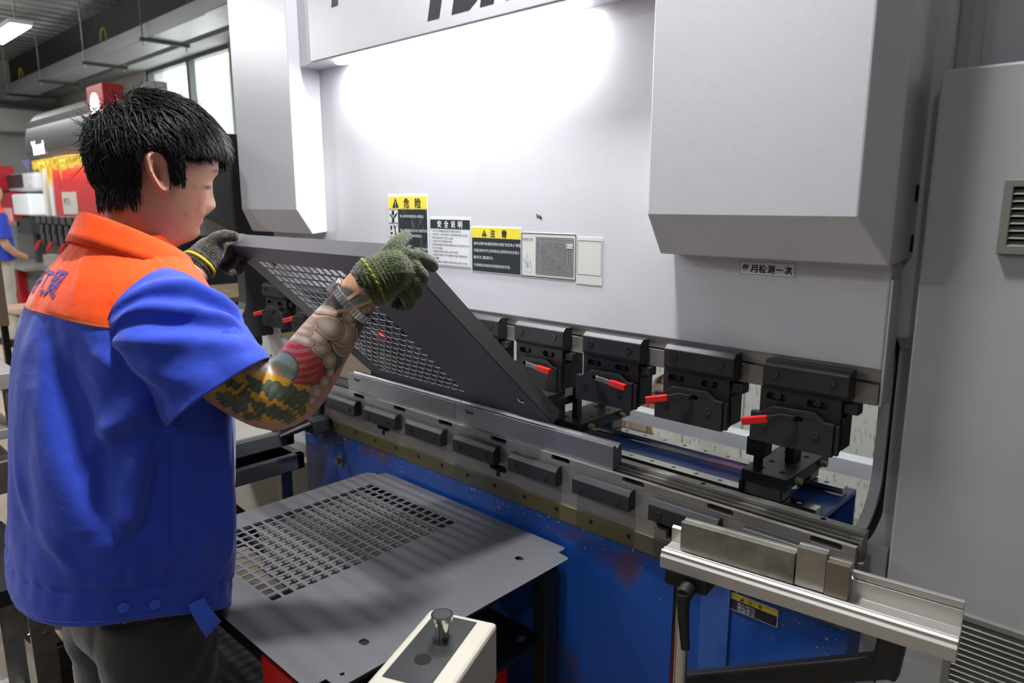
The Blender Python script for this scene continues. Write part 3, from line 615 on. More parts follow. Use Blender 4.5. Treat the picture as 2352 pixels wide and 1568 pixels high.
def carriage(x0, label, tower):
    c = thing('back_gauge_carriage', label, 'carriage', (x0 + 0.05, 0.28, 0.9), 'back gauge carriages')
    for yr in (0.20, 0.355): MB().box(x0 + 0.012, x0 + 0.088, yr - 0.024, yr + 0.024, 0.9035, 0.932).build('bearing_block', GALV, c, 0.002)
    MB().box(x0, x0 + 0.10, 0.165, 0.40, 0.932, 0.958).build('plate', BLACKOX, c, 0.0015)
    hd = MB()
    for (dx, y_) in ((0.03, 0.20), (0.075, 0.20), (0.03, 0.25), (0.08, 0.25), (0.03, 0.33), (0.075, 0.33), (0.05, 0.37)): hd.prism(circ(x0 + dx, y_, 0.0065, 10), 'z', 0.9578, 0.9585)
    hd.build('plate_hole', DARK, c)
    for (dx, y_) in ((0.104, 0.21), (0.104, 0.35)): MB().cyl((x0 + 0.1, y_, 0.945), (x0 + 0.114, y_, 0.945), 0.007, 12).build('plug', mat('green_plug', rgb(150, 165, 90), 0.4), c, smooth=0.5)
    if tower == 0:
        for (dx, y_) in ((0.02, 0.19), (0.03, 0.36)): MB().cyl((x0 + dx, y_, 0.958), (x0 + dx, y_, 1.06), 0.011, 14).build('guide_post', GALV, c, smooth=0.5)
        MB().box(x0 + 0.05, x0 + 0.066, 0.20, 0.22, 0.958, 1.14).build('rack', BLACKOX, c)
        MB().box(x0 - 0.02, x0 + 0.05, 0.12, 0.38, 1.0, 1.022).build('arm', BLACKOX, c, 0.002)
        MB().box(x0 - 0.005, x0 + 0.055, 0.05, 0.14, 1.018, 1.04).build('finger', BLACKOX, c, 0.002)
    else:
        MB().box(x0 + 0.005, x0 + 0.045, 0.17, 0.21, 0.99, 1.03).build('finger', BLACK, c, 0.002)
        MB().cyl((x0 + 0.025, 0.19, 0.958), (x0 + 0.025, 0.19, 1.0), 0.010, 12).build('spindle', BLACKOX, c, smooth=0.5)
        MB().box(x0 + 0.05, x0 + 0.07, 0.27, 0.31, 0.958, 1.02).build('rack', BLACKOX, c)
        MB().box(x0 - 0.004, x0 + 0.004, 0.165, 0.20, 0.885, 0.932).build('wiper', BLACK, c)
        MB().box(x0 + 0.006, x0 + 0.085, 0.172, 0.176, 0.9035, 0.93).build('end_cap', GALV, c)
    return c
carriage(-1.19, 'black back gauge carriage with steel posts behind the raised sheet corner', 0)
carriage(-0.645, 'black back gauge carriage under the rightmost punch holder', 1)

# ---------------------------------------------------------------- electric cabinet
ec = thing('electric_cabinet', 'tall pale grey cabinet with two louvred vents at the right end of the machine', 'cabinet', (0.1, 0.2, 0))
CAB = mat('cabinet_paint', rgb(158, 158, 160), 0.5, bump=0.2, bscale=500, vary=0.12, vscale=2, vcol=rgb(150, 146, 140), bdist=0.0004, vlo=0.5, vhi=0.8)
MB().box(-0.302, 0.6, 0.0, 0.5, 0.03, 1.712).build('door', CAB, ec, 0.004)
MB().box(-0.275, 0.6, 0.10, 0.16, 1.715, 2.7).build('upper_panel', mat('frame_grey_paint', (0, 0, 0, 1)), ec, 0.002)
VG = mat('vent_grey', rgb(112, 112, 104), 0.5)
def vent(x0, x1, z0, z1, n):
    v = MB().prism([(x0, z0), (x1, z0), (x1, z1), (x0, z1)], 'y', -0.010, 0.0, [[(x0 + 0.012, z0 + 0.012), (x1 - 0.012, z0 + 0.012), (x1 - 0.012, z1 - 0.01), (x0 + 0.012, z1 - 0.01)]]).build('vent', VG, ec, 0.001)
    box('vent_back', DARK, v, x0 + 0.01, x1 - 0.01, -0.0012, -0.0004, z0 + 0.01, z1 - 0.008)
    h = (z1 - z0 - 0.022) / n; proto = None
    for i in range(n):
        z_ = z0 + 0.012 + h * i
        if proto is None:
            proto = MB().prism([(-0.010, 0), (-0.0085, h * 0.1), (-0.002, h * 0.66), (-0.0015, h * 0.56), (-0.0065, 0)], 'x', x0 + 0.01, x1 - 0.01).build('slat', VG, v)
            proto.location = Vector((0, 0, z_)) ; base = proto
        else:
            o = base.copy(); COL.objects.link(o); o.location = (0, 0, z_)
vent(-0.205, 0.02, 1.448, 1.552, 8)
vent(-0.206, 0.05, 0.755, 0.886, 11)


# ---------------------------------------------------------------- front support arm with stored tool pieces
sa = thing('support_arm', 'aluminium sheet support arm on a chrome post in front of the right end', 'support arm', (-0.585, -0.185, 0))
ang = math.radians(6.5); RO = Vector((-0.615, -0.205, 0.0))
def loc(l, d, z): return (RO.x + l * math.cos(ang) - d * math.sin(ang), RO.y + l * math.sin(ang) + d * math.cos(ang), z)
def lprism(prof, l0, l1): 
    b = MB(); return b.gprism(prof, lambda p, t: loc(l0 if t == 0 else l1, p[0], p[1]))
PROF = [(0.0, 0.884), (0.0, 0.9045), (0.004, 0.909), (0.004, 0.9145), (0.008, 0.9165), (0.010, 0.9135), (0.013, 0.9135), (0.015, 0.9165), (0.018, 0.9165), (0.020, 0.914), (0.046, 0.914), (0.046, 0.942), (0.052, 0.945), (0.056, 0.942), (0.056, 0.884)]
lprism(PROF, 0.0, 0.452).build('extrusion', ALU, sa, 0.0006)
lprism([(0.006, 0.850), (0.006, 0.8835), (0.052, 0.8835), (0.052, 0.850)], 0.006, 0.085).build('clamp_block', BLACK, sa, 0.006)
MB().cyl((-0.583, -0.178, 0.0), (-0.583, -0.178, 0.86), 0.0155, 20).build('post', CHROME, sa, smooth=0.5)
MB().tube([(-0.560, -0.20, 0.862), (-0.556, -0.224, 0.858)], 0.014, 14).tube([(-0.556, -0.222, 0.862), (-0.553, -0.226, 0.83), (-0.545, -0.226, 0.765)], [0.012, 0.010, 0.0075], 12).build('clamp_lever', BLACK, sa, smooth=0.6)
MB().cyl((-0.585, -0.178, 0.0), (-0.585, -0.178, 0.015), 0.05, 20).build('foot', BLACK, sa)
m = MB()
for a, c, hh in (((-0.255, -0.115, 0.875), (-0.262, -0.115, 0.80), 0.019), ((-0.262, -0.115, 0.815), (-0.60, -0.10, 0.605), 0.019)):
    a, c = Vector(a), Vector(c); e = (c - a) / 2; n_ = e.cross(Vector((0, 1, 0))).normalized(); w_ = e.cross(n_).normalized(); m.obox((a + c) / 2, e * 1.03, n_ * hh, w_ * 0.014)
m.build('brace', BLACK, sa, 0.005)
def stored(name, label, prof, l0, l1, m_, grp=None):
    c = loc((l0 + l1) / 2, prof[0][0], 0); t = thing(name, label, 'die', (c[0], c[1], prof[0][1]), grp)
    lprism(prof, l0, l1).build('die_body', m_, t, 0.0004); return t
Z0 = 0.917
ST2 = mat('stained_tool_steel', rgb(150, 148, 138), 0.4, metal=0.8, vary=0.7, vscale=16, vcol=rgb(84, 80, 68), vlo=0.42, vhi=0.68)
def vprof(d0, z0, w, h): return [(d0, z0), (d0, z0 + h), (d0 + 0.35 * w, z0 + h), (d0 + 0.5 * w, z0 + h - 0.006), (d0 + 0.65 * w, z0 + h), (d0 + w, z0 + h), (d0 + w, z0)]
stored('stored_die', 'long stained V die stored upright on the aluminium support arm', vprof(0.020, Z0, 0.024, 0.053), 0.028, 0.222, ST2)
stored('stored_die', 'short clean V die piece stored right of the long stained one', vprof(0.023, Z0, 0.022, 0.065), 0.2235, 0.268, mat('bright_tool_steel', rgb(176, 174, 168), 0.3, metal=0.9, vary=0.5, vscale=14, vcol=rgb(96, 90, 80)))
stored('stored_die', 'small brownish V die block at the right end of the stored row', vprof(0.019, Z0, 0.024, 0.056), 0.2695, 0.303, mat('brown_tool_steel', rgb(140, 132, 120), 0.38, metal=0.8, vary=0.4, vscale=12))
lprism([(0.046, 0.945), (0.046, 0.9555), (0.0545, 0.9555), (0.0545, 0.945)], 0.303, 0.452).build('backing_bar', ALU, sa, 0.0006)

# ---------------------------------------------------------------- perforated sheets
PIT = 0.0282; HS = 0.0104
def hole_grid(cx0, cy0, nx, ny, px=PIT, py=PIT):
    hs = []
    for i in range(nx):
        for j in range(ny):
            x_, y_ = cx0 + i * px, cy0 + j * py; c = 0.0022; s_ = HS
            hs.append([(x_ - s_ + c, y_ - s_), (x_ + s_ - c, y_ - s_), (x_ + s_, y_ - s_ + c), (x_ + s_, y_ + s_ - c), (x_ + s_ - c, y_ + s_), (x_ - s_ + c, y_ + s_), (x_ - s_, y_ + s_ - c), (x_ - s_, y_ - s_ + c)])
    return hs
def octo(x, y, w, h): return [(x - w, y - h * 0.5), (x - w * 0.5, y - h), (x + w * 0.5, y - h), (x + w, y - h * 0.5), (x + w, y + h * 0.5), (x + w * 0.5, y + h), (x - w * 0.5, y + h), (x - w, y + h * 0.5)]
# sheet in the man's hands: tray bent up on three sides
hs_ = thing('perforated_tray', 'grey bent sheet metal tray with square holes held up by the man', 'metal sheet', (-1.39, 0, 1.006))
HA = math.radians(43.5); SO = Vector((-1.735, 0.004, 1.0065)); EV = Vector((0, -math.cos(HA), math.sin(HA))); EN = Vector((0, math.sin(HA), math.cos(HA)))
def sh_pt(u, v, n): return tuple(SO + Vector((u, 0, 0)) + EV * v + EN * n)
SW, SL, FL, TH = 0.695, 0.598, 0.036, 0.0016
bb = MB()
holes = hole_grid(0.085, 0.068, 13, 18, 0.0282, 0.0272) + [octo(0.65, 0.092, 0.010, 0.008), octo(0.65, 0.52, 0.010, 0.008)]
bb.gprism([(0, 0), (SW, 0), (SW, SL), (0, SL)], lambda p, t: sh_pt(p[0], p[1], TH * t), holes)
bb.build('panel', SHEET, hs_)
def flange(name, a, c, inner):
    """flange standing up from the bend line a-c; inner: direction towards the tray"""
    (u0, v0), (u1, v1) = a, c; iu, iv = inner; m_ = MB()
    p = [(0, -0.0004), (0, FL), (TH, FL), (TH, -0.0004)]
    m_.gprism(p, lambda q, t: sh_pt((u0 if t == 0 else u1) + iu * q[0], (v0 if t == 0 else v1) + iv * q[0], q[1]))
    return m_.build(name, SHEET, hs_, 0.0005)
flange('right_flange', (SW, 0.002), (SW, SL - 0.001), (-1, 0)); flange('left_flange', (0, 0.002), (0, SL - 0.001), (1, 0)); flange('top_flange', (0.0, SL), (SW, SL), (0, -1))
# lower sheet lying on the table
ts_ = thing('perforated_sheet', 'flat grey perforated sheet metal blank lying on the work table', 'metal sheet', (-1.3, -0.4, 0.735))
sx0, sx1, sy0, sy1 = -1.690, -0.925, -0.712, -0.040
n_ = 0.036
outl = [(sx0, sy1 - n_ - 0.004), (sx0 + 0.028, sy1 - n_ + 0.012), (sx0 + n_, sy1 - n_ + 0.006), (sx0 + n_ + 0.008, sy1 - 0.003), (sx0 + n_ + 0.02, sy1), (sx1 - n_ - 0.006, sy1), (sx1 - n_, sy1 - 0.006), (sx1 - n_ , sy1 - n_ + 0.008), (sx1 - 0.006, sy1 - n_ + 0.004), (sx1, sy1 - n_ - 0.002),
        (sx1, sy0 + n_), (sx1 - n_, sy0 + n_), (sx1 - n_, sy0), (sx0 + n_, sy0), (sx0 + n_, sy0 + n_), (sx0, sy0 + n_)]
outl.reverse()
hz = hole_grid(-1.596, -0.135 - 17 * 0.0278, 13, 18, 0.0282, 0.0278) + [octo(-1.007, -0.15, 0.010, 0.008), octo(-1.0, -0.572, 0.010, 0.008), circ(-0.952, -0.65, 0.0045, 8), circ(-1.69 + 0.026, -0.10, 0.0025, 8), circ(-1.645, -0.085, 0.0025, 8)]
MB().prism(outl, 'z', 0.735, 0.7366, hz).build('panel', SHEET, ts_)
# board pile just under the sheet, and the dark steel table that carries both
wb = thing('cardboard_sheet', 'grey cardboard sheet seen through the square holes of the lying blank', 'board', (-1.35, -0.35, 0.722))
CARD = mat('grey_card', rgb(112, 106, 98), 0.85, vary=0.4, vscale=7, vcol=rgb(90, 84, 78))
MB().prism([(-1.66, -0.15), (-1.66, -0.46), (-1.50, -0.50), (-1.42, -0.56), (-1.02, -0.56), (-1.02, -0.15)], 'z', 0.7205, 0.7235).build('board', CARD, wb)
wt = thing('work_table', 'dark steel work table under the lying perforated blank', 'table', (-1.3, -0.38, 0))
DKST = mat('dark_table_steel', rgb(44, 47, 50), 0.45, metal=0.5)
tb = MB()
for (x0, x1, y0, y1) in ((-1.64, -0.97, -0.10, -0.06), (-1.64, -0.97, -0.70, -0.66), (-1.64, -1.60, -0.70, -0.06), (-1.01, -0.97, -0.70, -0.06)): tb.box(x0, x1, y0, y1, 0.69, 0.7345)
tb.build('frame', DKST, wt, 0.002)
tb = MB()
for y_ in (-0.5, -0.3, -0.2): tb.box(-1.60, -1.01, y_ - 0.01, y_ + 0.01, 0.695, 0.719)
tb.build('cross_bar', DKST, wt)
for (x_, y_) in ((-1.64, -0.70), (-1.64, -0.10), (-1.01, -0.70), (-1.01, -0.10)): box('leg', DKST, wt, x_, x_ + 0.04, y_, y_ + 0.04, 0.0, 0.70, 0.002)
MB().box(-1.62, -0.99, -0.68, -0.08, 0.50, 0.515).build('hole_shade_board', DKST, wt, 0.002)  # dark board added as the shade seen through the sheet's holes
rb = thing('red_bin', 'red sheet metal bin standing under the work table', 'bin', (-1.3, -0.36, 0))
m = MB(); x0, x1, y0, y1 = -1.36, -1.06, -0.55, -0.13
for q in ((x0, x1, y0, y0 + 0.006), (x0, x1, y1 - 0.006, y1), (x0, x0 + 0.006, y0, y1), (x1 - 0.006, x1, y0, y1)): m.box(q[0], q[1], q[2], q[3], 0.02, 0.46)
m.box(x0, x1, y0, y1, 0.0, 0.02); m.build('shell', mat('red_bin_paint', rgb(206, 30, 28), 0.4), rb, 0.002)
MB().box(-1.13, -0.99, -0.705, -0.7005, 0.66, 0.715).build('red_edge_strip', mat('red_bin_paint', (0, 0, 0, 1)), wt)
# ---------------------------------------------------------------- control pedestal
cp = thing('control_pedestal', 'cream control pedestal with black top panel and one chrome button', 'control pedestal', (-0.72, -0.62, 0))
po = Vector((-0.737, -0.733, 0.0)); e1 = Vector((-0.067, 0.158, 0)).normalized(); e2 = Vector((e1.y, -e1.x, 0))
def pp(a, c, z): q = po + e1 * a + e2 * c; return (q.x, q.y, z)
def pprism(poly, z0, z1, fn=pp, holes=()): b = MB(); return b.gprism(poly, lambda p, t: fn(p[0], p[1], z0 if t == 0 else z1), holes)
ZP = 0.878
pprism([(-0.02, -0.008), (0.186, -0.008), (0.186, 0.108), (-0.02, 0.108)], ZP - 0.10, ZP).build('box', CREAM, cp, 0.006)
pprism([(0.01, 0.006), (0.174, 0.006), (0.174, 0.078), (0.01, 0.078)], ZP, ZP + 0.0015).build('top_panel', mat('panel_black', rgb(32, 34, 35), 0.45, bump=0.1, bscale=300), cp, 0.0006)
c = pp(0.118, 0.046, ZP); kb = MB().cyl(c, (c[0], c[1], ZP + 0.036), 0.0105, 18).build('button_stem', CHROME, cp, smooth=0.5)
MB().tube([(c[0], c[1], ZP + 0.034), (c[0], c[1], ZP + 0.0405)], [0.0165, 0.0165], 24).build('button_rim', CHROME, cp, smooth=0.5)
MB().cyl((c[0], c[1], ZP + 0.0404), (c[0], c[1], ZP + 0.041), 0.0135, 24).build('button_cap', mat('button_grey', rgb(60, 62, 62), 0.3), cp)
c = pp(0.062, 0.042, ZP); MB().cyl((c[0], c[1], ZP + 0.0014), (c[0], c[1], ZP + 0.0022), 0.0125, 20).build('empty_hole', DARK, cp)
pprism([(0.02, 0.01), (0.14, 0.01), (0.14, 0.09), (0.02, 0.09)], 0.0, ZP - 0.10).build('column', CREAM, cp, 0.004)
pprism([(-0.06, -0.07), (0.22, -0.07), (0.22, 0.17), (-0.06, 0.17)], 0.0, 0.02).build('base', CREAM, cp, 0.004)
# ================================================================ left carts and racks
ct = thing('tool_cart', 'grey metal two tier cart between the man and the blue bed', 'cart', (-2.4, -0.25, 0))
CART = mat('cart_grey', rgb(104, 106, 108), 0.4, metal=0.6); 
def tray(x0, x1, y0, y1, z, h, nm):
    m = MB(); m.box(x0, x1, y0, y1, z - h, z - h + 0.004)
    for q in ((x0, x1, y0, y0 + 0.025), (x0, x1, y1 - 0.025, y1), (x0, x0 + 0.025, y0, y1), (x1 - 0.025, x1, y0, y1)): m.box(q[0], q[1], q[2], q[3], z - h, z)
    return m.build(nm, CART, ct, 0.0015)
tray(-2.75, -2.035, -0.60, -0.115, 0.798, 0.045, 'top_tray'); 
MB().box(-2.70, -2.08, -0.56, -0.165, 0.762, 0.795).build('tray_liner', mat('cart_liner', rgb(168, 164, 156), 0.5, metal=0.3), ct)
tray(-2.75, -2.005, -0.62, -0.10, 0.725, 0.05, 'lower_tray')
for x_ in (-2.68, -2.58, -2.48, -2.38, -2.28, -2.18): box('rack_divider', CART, ct, x_, x_ + 0.004, -0.59, -0.13, 0.68, 0.715)
for (x_, y_) in ((-2.10, -0.125), (-2.10, -0.52), (-2.72, -0.125), (-2.72, -0.52)): MB().box(x_ - 0.02, x_ + 0.02, y_ - 0.02, y_ + 0.02, 0.0, 0.69).build('post', GALV, ct, 0.003)
m = MB(); a, c = Vector((-2.10, -0.16, 0.40)), Vector((-2.10, -0.40, 0.68)); e = (c - a) / 2; m.obox((a + c) / 2, e, (0.008, 0, 0), e.orthogonal().normalized() * 0.02); m.build('brace', BLACK, ct)
cb = thing('cardboard_box', 'pale cardboard carton standing on the floor beyond the grey cart', 'box', (-3.1, 0.15, 0))
MB().box(-3.5, -2.85, 0.02, 0.42, 0.0, 0.34).build('carton', mat('pale_card', rgb(198, 190, 174), 0.85), cb)
MB().box(-3.3, -2.95, 0.0, 0.30, 0.342, 0.345).build('flap', mat('pale_card', (0, 0, 0, 1)), cb)
MB().box(-3.6, -2.7, 0.66, 0.70, 0.0, 0.9).build('sheet_stand', mat('dull_board', rgb(158, 146, 126), 0.8, vary=0.3, vscale=6), tag(thing('leaning_boards', 'beige boards leaning upright behind the grey cart', 'board', (-3.1, 0.62, 0))))
# galvanised rack at the left edge
rk = thing('metal_rack', 'galvanised angle steel rack with shelves behind the man at the left', 'rack', (-2.4, -0.95, 0))
def angle(x_, y_, z1, nm='upright'):
    return MB().prism([(x_, y_), (x_ + 0.004, y_), (x_ + 0.004, y_ + 0.046), (x_ - 0.04, y_ + 0.046), (x_ - 0.04, y_ + 0.050), (x_, y_ + 0.050)][::-1], 'z', 0.0, z1).build(nm, GALV, rk)
for (x_, y_, z1) in ((-1.9, -0.908, 0.63), (-1.9, -1.35, 0.63), (-2.3, -0.905, 0.63), (-2.3, -1.35, 0.63)): angle(x_, y_, z1)
for z_ in (0.525, 0.497): MB().cyl((-1.896, -0.876, z_), (-1.889, -0.876, z_), 0.006, 10).build('rack_bolt', CHROME, rk, smooth=0.5)
MB().cyl((-1.9, -0.909, 0.505), (-1.9, -0.914, 0.505), 0.005, 10).build('rack_bolt', CHROME, rk, smooth=0.5)
MB().prism([(-0.91, 0.60), (-0.97, 0.60), (-0.91, 0.48)], 'x', -1.903, -1.8995).build('gusset', GALV, rk)
MB().box(-2.34, -1.89, -1.36, -0.86, 0.60, 0.64).build('shelf', BLACK, rk, 0.002)
MB().box(-2.34, -1.905, -1.34, -0.87, 0.14, 0.165).build('shelf', GALV, rk, 0.002)
lsf = thing('low_shelf', 'low black steel shelf with beige board behind the rack, beside the trousers', 'shelf', (-2.4, -0.5, 0))
MB().box(-2.85, -2.12, -0.81, -0.66, 0.30, 0.33).build('shelf_board', mat('beige_board', rgb(176, 156, 134), 0.8, vary=0.4, vscale=40), lsf)
MB().box(-2.12, -2.09, -0.82, -0.65, 0.27, 0.335).box(-2.87, -2.10, -0.83, -0.80, 0.27, 0.335).build('shelf_frame', BLACK, lsf, 0.002)
for (x_, y_) in ((-2.13, -0.82), (-2.13, -0.68), (-2.86, -0.82), (-2.86, -0.68)): box('leg', BLACK, lsf, x_, x_ + 0.03, y_, y_ + 0.03, 0, 0.30)
bench = thing('steel_bench', 'steel bench with pale top at the left edge behind the man', 'bench', (-3.0, -0.75, 0))
BT = mat('bench_metal', rgb(176, 172, 166), 0.4, metal=0.5, vary=0.3, vscale=10)
MB().box(-3.3, -2.4, -1.02, -0.76, 0.998, 1.046).build('bench_top', BT, bench, 0.003)
MB().box(-3.3, -2.4, -1.02, -0.78, 0.855, 0.885).build('bench_shelf', BT, bench, 0.003)
MB().box(-3.3, -2.38, -1.02, -0.80, 0.70, 0.80).build('bench_drawer', GALV, bench, 0.006)
for (x_, y_) in ((-2.44, -0.80), (-2.44, -1.02), (-3.3, -0.80), (-3.3, -1.02)): box('leg', GALV, bench, x_, x_ + 0.03, y_, y_ + 0.03, 0, 1.0, 0.002)
rg = thing('cloth_bundle', 'beige cloth bundle with a red tie on the bench shelf', 'cloth', (-2.6, -0.89, 0.886))
def blob(c, r, seed, n=18, amp=0.25):
    m = MB(); rows = []
    for i in range(n // 2 + 1):
        th = PI * i / (n // 2); row = []
        for j in range(n):
            ph = 2 * PI * j / n; d = Vector((math.sin(th) * math.cos(ph), math.sin(th) * math.sin(ph), math.cos(th)))
            k = 1 + amp * noise.noise(d * 2.2 + Vector((seed, 0, 0))) + 0.4 * amp * noise.noise(d * 6 + Vector((0, seed, 0)))
            row.append((c[0] + d.x * r[0] * k, c[1] + d.y * r[1] * k, max(c[2] + d.z * r[2] * k, c[2] - r[2] * 0.98)))
        rows.append(row)
    return m.grid(rows, True)
blob((-2.62, -0.89, 0.936), (0.14, 0.075, 0.045), 3).build('bundle', mat('beige_cloth', rgb(200, 176, 140), 0.9), rg, smooth=1.2)
MB().tube([(-2.5, -0.83, 0.892), (-2.47, -0.85, 0.91), (-2.48, -0.93, 0.93)], 0.008, 8).build('red_tie', RED, rg, smooth=0.8)
# green work gloves dropped on the lower shelf
for i, (c, r, s, lb) in enumerate((((-2.36, -0.76, 0.366), (0.075, 0.05, 0.028), 5, 'mossy green knitted work glove lying left on the low shelf'), ((-2.20, -0.715, 0.375), (0.075, 0.065, 0.045), 9, 'mossy green knitted work glove heaped nearer the trousers'))):
    g = thing('work_glove', lb, 'glove', (c[0], c[1], 0.331)); blob(c, r, s, 40, 0.7).build('knit', mat('glove_rag', rgb(84, 92, 52), 0.95, bump=1.0, bscale=160, bdist=0.004, vary=0.6, vscale=60, vcol=rgb(120, 150, 60)), g, smooth=1.2)
# brown board on a stand behind the man
bd_ = thing('brown_board', 'thin brown wooden board lying level behind the man', 'board', (-4.3, -0.35, 0.93))
MB().prism([(-4.5, -0.47), (-3.72, -0.38), (-3.68, 0.1), (-4.4, 0.1)], 'z', 0.985, 0.997).build('board', mat('brown_board', rgb(176, 146, 120), 0.7), bd_)
for (x_, y_) in ((-3.78, -0.35), (-4.4, -0.42), (-3.78, 0.05), (-4.35, 0.05)): box('trestle_leg', DKST, bd_, x_, x_ + 0.03, y_, y_ + 0.03, 0, 0.985)
# ================================================================ red press brake beyond
rp = thing('press_brake', 'red press brake with grey hood and white lettering further down the row', 'machine', (-5.6, 0.9, 0))
HOOD = mat('hood_grey', rgb(76, 72, 66), 0.55); HOODD = mat('hood_dark', rgb(42, 42, 42), 0.5)
X0, X1, YF = -7.03, -4.68, 0.43
arcp = [(YF + 0.13 - 0.15 * math.cos(a), 1.955 + 0.285 * math.sin(a)) for a in np.linspace(-0.15, PI / 2, 12)]
prof = arcp + [(YF + 0.205, 2.24), (YF + 0.205, 1.86), (YF, 1.86)]
MB().prism(prof, 'x', X0, X1).build('hood', HOOD, rp, 0.004, smooth=0.5)
MB().prism([(p[0] - 0.004 if i < 6 else p[0], p[1]) for i, p in enumerate(arcp[:7])] + [(YF + 0.0, arcp[6][1]), (YF, 1.89)], 'x', X0 + 0.002, X1 - 0.002).build('hood_band', HOODD, rp, smooth=0.5)
MB().prism([(p[0], p[1]) for p in prof], 'x', X1, X1 + 0.02).build('hood_end', WHITE2, rp, 0.003)
letters('white_glow_letters', mat('white_glow_letters', (1, 1, 1, 1), 0.5, emit=(1, 1, 1, 1), estr=3.0), rp, 'Yawei', 0.13, lambda x, y: (-6.84 + x, YF - 0.026, 1.90 + y), bold=0.008, fitw=0.34)  # white lettering and emblems brightened by a glow put into the material
MB().box(-4.72, -4.455, YF - 0.23, YF - 0.12, 1.5, 2.168).build('red_column', REDP, rp, 0.004)
ring = MB(); ccx, ccz = -4.59, 2.05
E_ = [(ccx + 0.062 * math.cos(a), ccz + 0.075 * math.sin(a)) for a in np.linspace(0, 2 * PI, 33)[:-1]]; I_ = [(ccx + 0.038 * math.cos(a), ccz + 0.052 * math.sin(a)) for a in np.linspace(0, 2 * PI, 33)[:-1]]
ring.prism(E_, 'y', YF - 0.238, YF - 0.2302, [I_]); ring.prism([(ccx - 0.015, ccz - 0.035), (ccx + 0.015, ccz - 0.035), (ccx + 0.015, ccz + 0.005), (ccx + 0.025, ccz + 0.005), (ccx, ccz + 0.042), (ccx - 0.025, ccz + 0.005), (ccx - 0.015, ccz + 0.005)], 'y', YF - 0.238, YF - 0.2302)
ring.build('emblem', MATS['white_glow_letters'], rp)
letters('white_glow_letters', MATS['white_glow_letters'], rp, 'YAWEI', 0.04, lambda x, y: (-4.66 + x, YF - 0.2315, 1.90 + y), bold=0.003, fitw=0.14)
MB().box(X0 + 0.45, X1, YF + 0.03, YF + 0.10, 1.40, 1.95).build('ram', REDP, rp)
MB().box(X0 + 0.25, X0 + 0.31, YF + 0.0, YF + 0.06, 1.40, 1.86).box(X0 + 0.34, X0 + 0.43, YF + 0.02, YF + 0.08, 1.40, 1.86).build('white_post', WHITE2, rp, 0.004)
MB().box(X0 + 0.2, X1, YF + 0.0, YF + 0.5, 0.0, 1.0).build('bed', REDP, rp)
MB().box(X0 + 0.1, X1, YF - 0.02, YF + 0.06, 1.0, 1.1).build('die_rail', STEELD, rp)
MB().box(X0 + 0.3, X1, YF + 0.5, YF + 1.0, 0.0, 1.8).build('body', mat('machine_dark', rgb(60, 58, 58), 0.6), rp)
MB().box(X1, X1 + 0.03, YF - 0.05, YF + 0.9, 0.0, 1.80).build('side_frame', CHAR, rp)
for i in range(13):
    x_ = X0 + 0.22 + 0.165 * i
    h = MB().box(x_, x_ + 0.125, YF - 0.07, YF + 0.02, 1.36, 1.42).box(x_ + 0.01, x_ + 0.115, YF - 0.05, YF + 0.02, 1.19, 1.36).build('punch_clamp', BLACKOX, rp, 0.006)
    MB().cyl((x_ + 0.075, YF - 0.05, 1.30), (x_ + 0.075, YF - 0.056, 1.30), 0.025, 12).build('bolt', BOLT, h)
    if i % 2 == 0: MB().tube([(x_ + 0.03, YF - 0.06, 1.22), (x_ - 0.01, YF - 0.09, 1.15)], 0.012, 8).build('red_lever', RED, h)
box('lamp_tube', mat('warm_lamp', (1, 1, 1, 1), 0.5, emit=(1, 0.86, 0.52, 1), estr=6), rp, X0 + 0.6, X1 - 0.4, YF + 0.0, YF + 0.022, 1.835, 1.852)
area('hood_lamp', (-5.7, YF - 0.01, 1.83), 2.0, 4, col=(1, 0.86, 0.6), sizey=0.04)
pn = thing('paper_notice', 'grey paper notice with faded writing on the red ram', 'notice', (-6.2, YF + 0.027, 1.435))
MB().box(-6.375, -6.02, YF + 0.024, YF + 0.0295, 1.435, 1.60).build('paper', mat('old_paper', rgb(176, 172, 162), 0.7, vary=0.3, vscale=30), pn)
letters('lettering', INK, pn, 'MTO', 0.08, lambda x, y: (-6.34 + x, YF + 0.0232, 1.50 + y), fitw=0.16)
# yellow cloth hanging under the hood
yc = thing('yellow_cloth', 'ragged yellow cloth strip hanging under the lit grey hood', 'cloth', (-6.0, YF - 0.03, 1.75))
rows = []
nx = 60
for k in range(7):
    row = []
    for i in range(nx):
        f = i / (nx - 1); ln = 0.06 + 0.07 * abs(noise.noise(Vector((f * 9, 0.3, 0)))) + (0.13 if i in (20, 21, 22) else 0) + (0.08 if i in (33, 34) else 0)
        row.append((X0 + 0.16 + 1.3 * f, YF - 0.03 + 0.02 * noise.noise(Vector((f * 26, k * 0.4, 2))) , 1.852 - ln * k / 6))
    rows.append(row)
MB().grid(rows).build('strip', mat('yellow_rag', rgb(226, 190, 60), 0.8), yc, fix=False)
pf = thing('purple_sheet', 'purple triangular plastic flap at the end of the grey hood', 'flap', (-7.3, YF, 1.75))
MB().prism([(-7.12, 1.86), (-6.84, 1.86), (-6.88, 1.765)], 'y', YF - 0.05, YF - 0.045).build('flap', mat('purple_plastic', rgb(92, 84, 138), 0.5), pf)
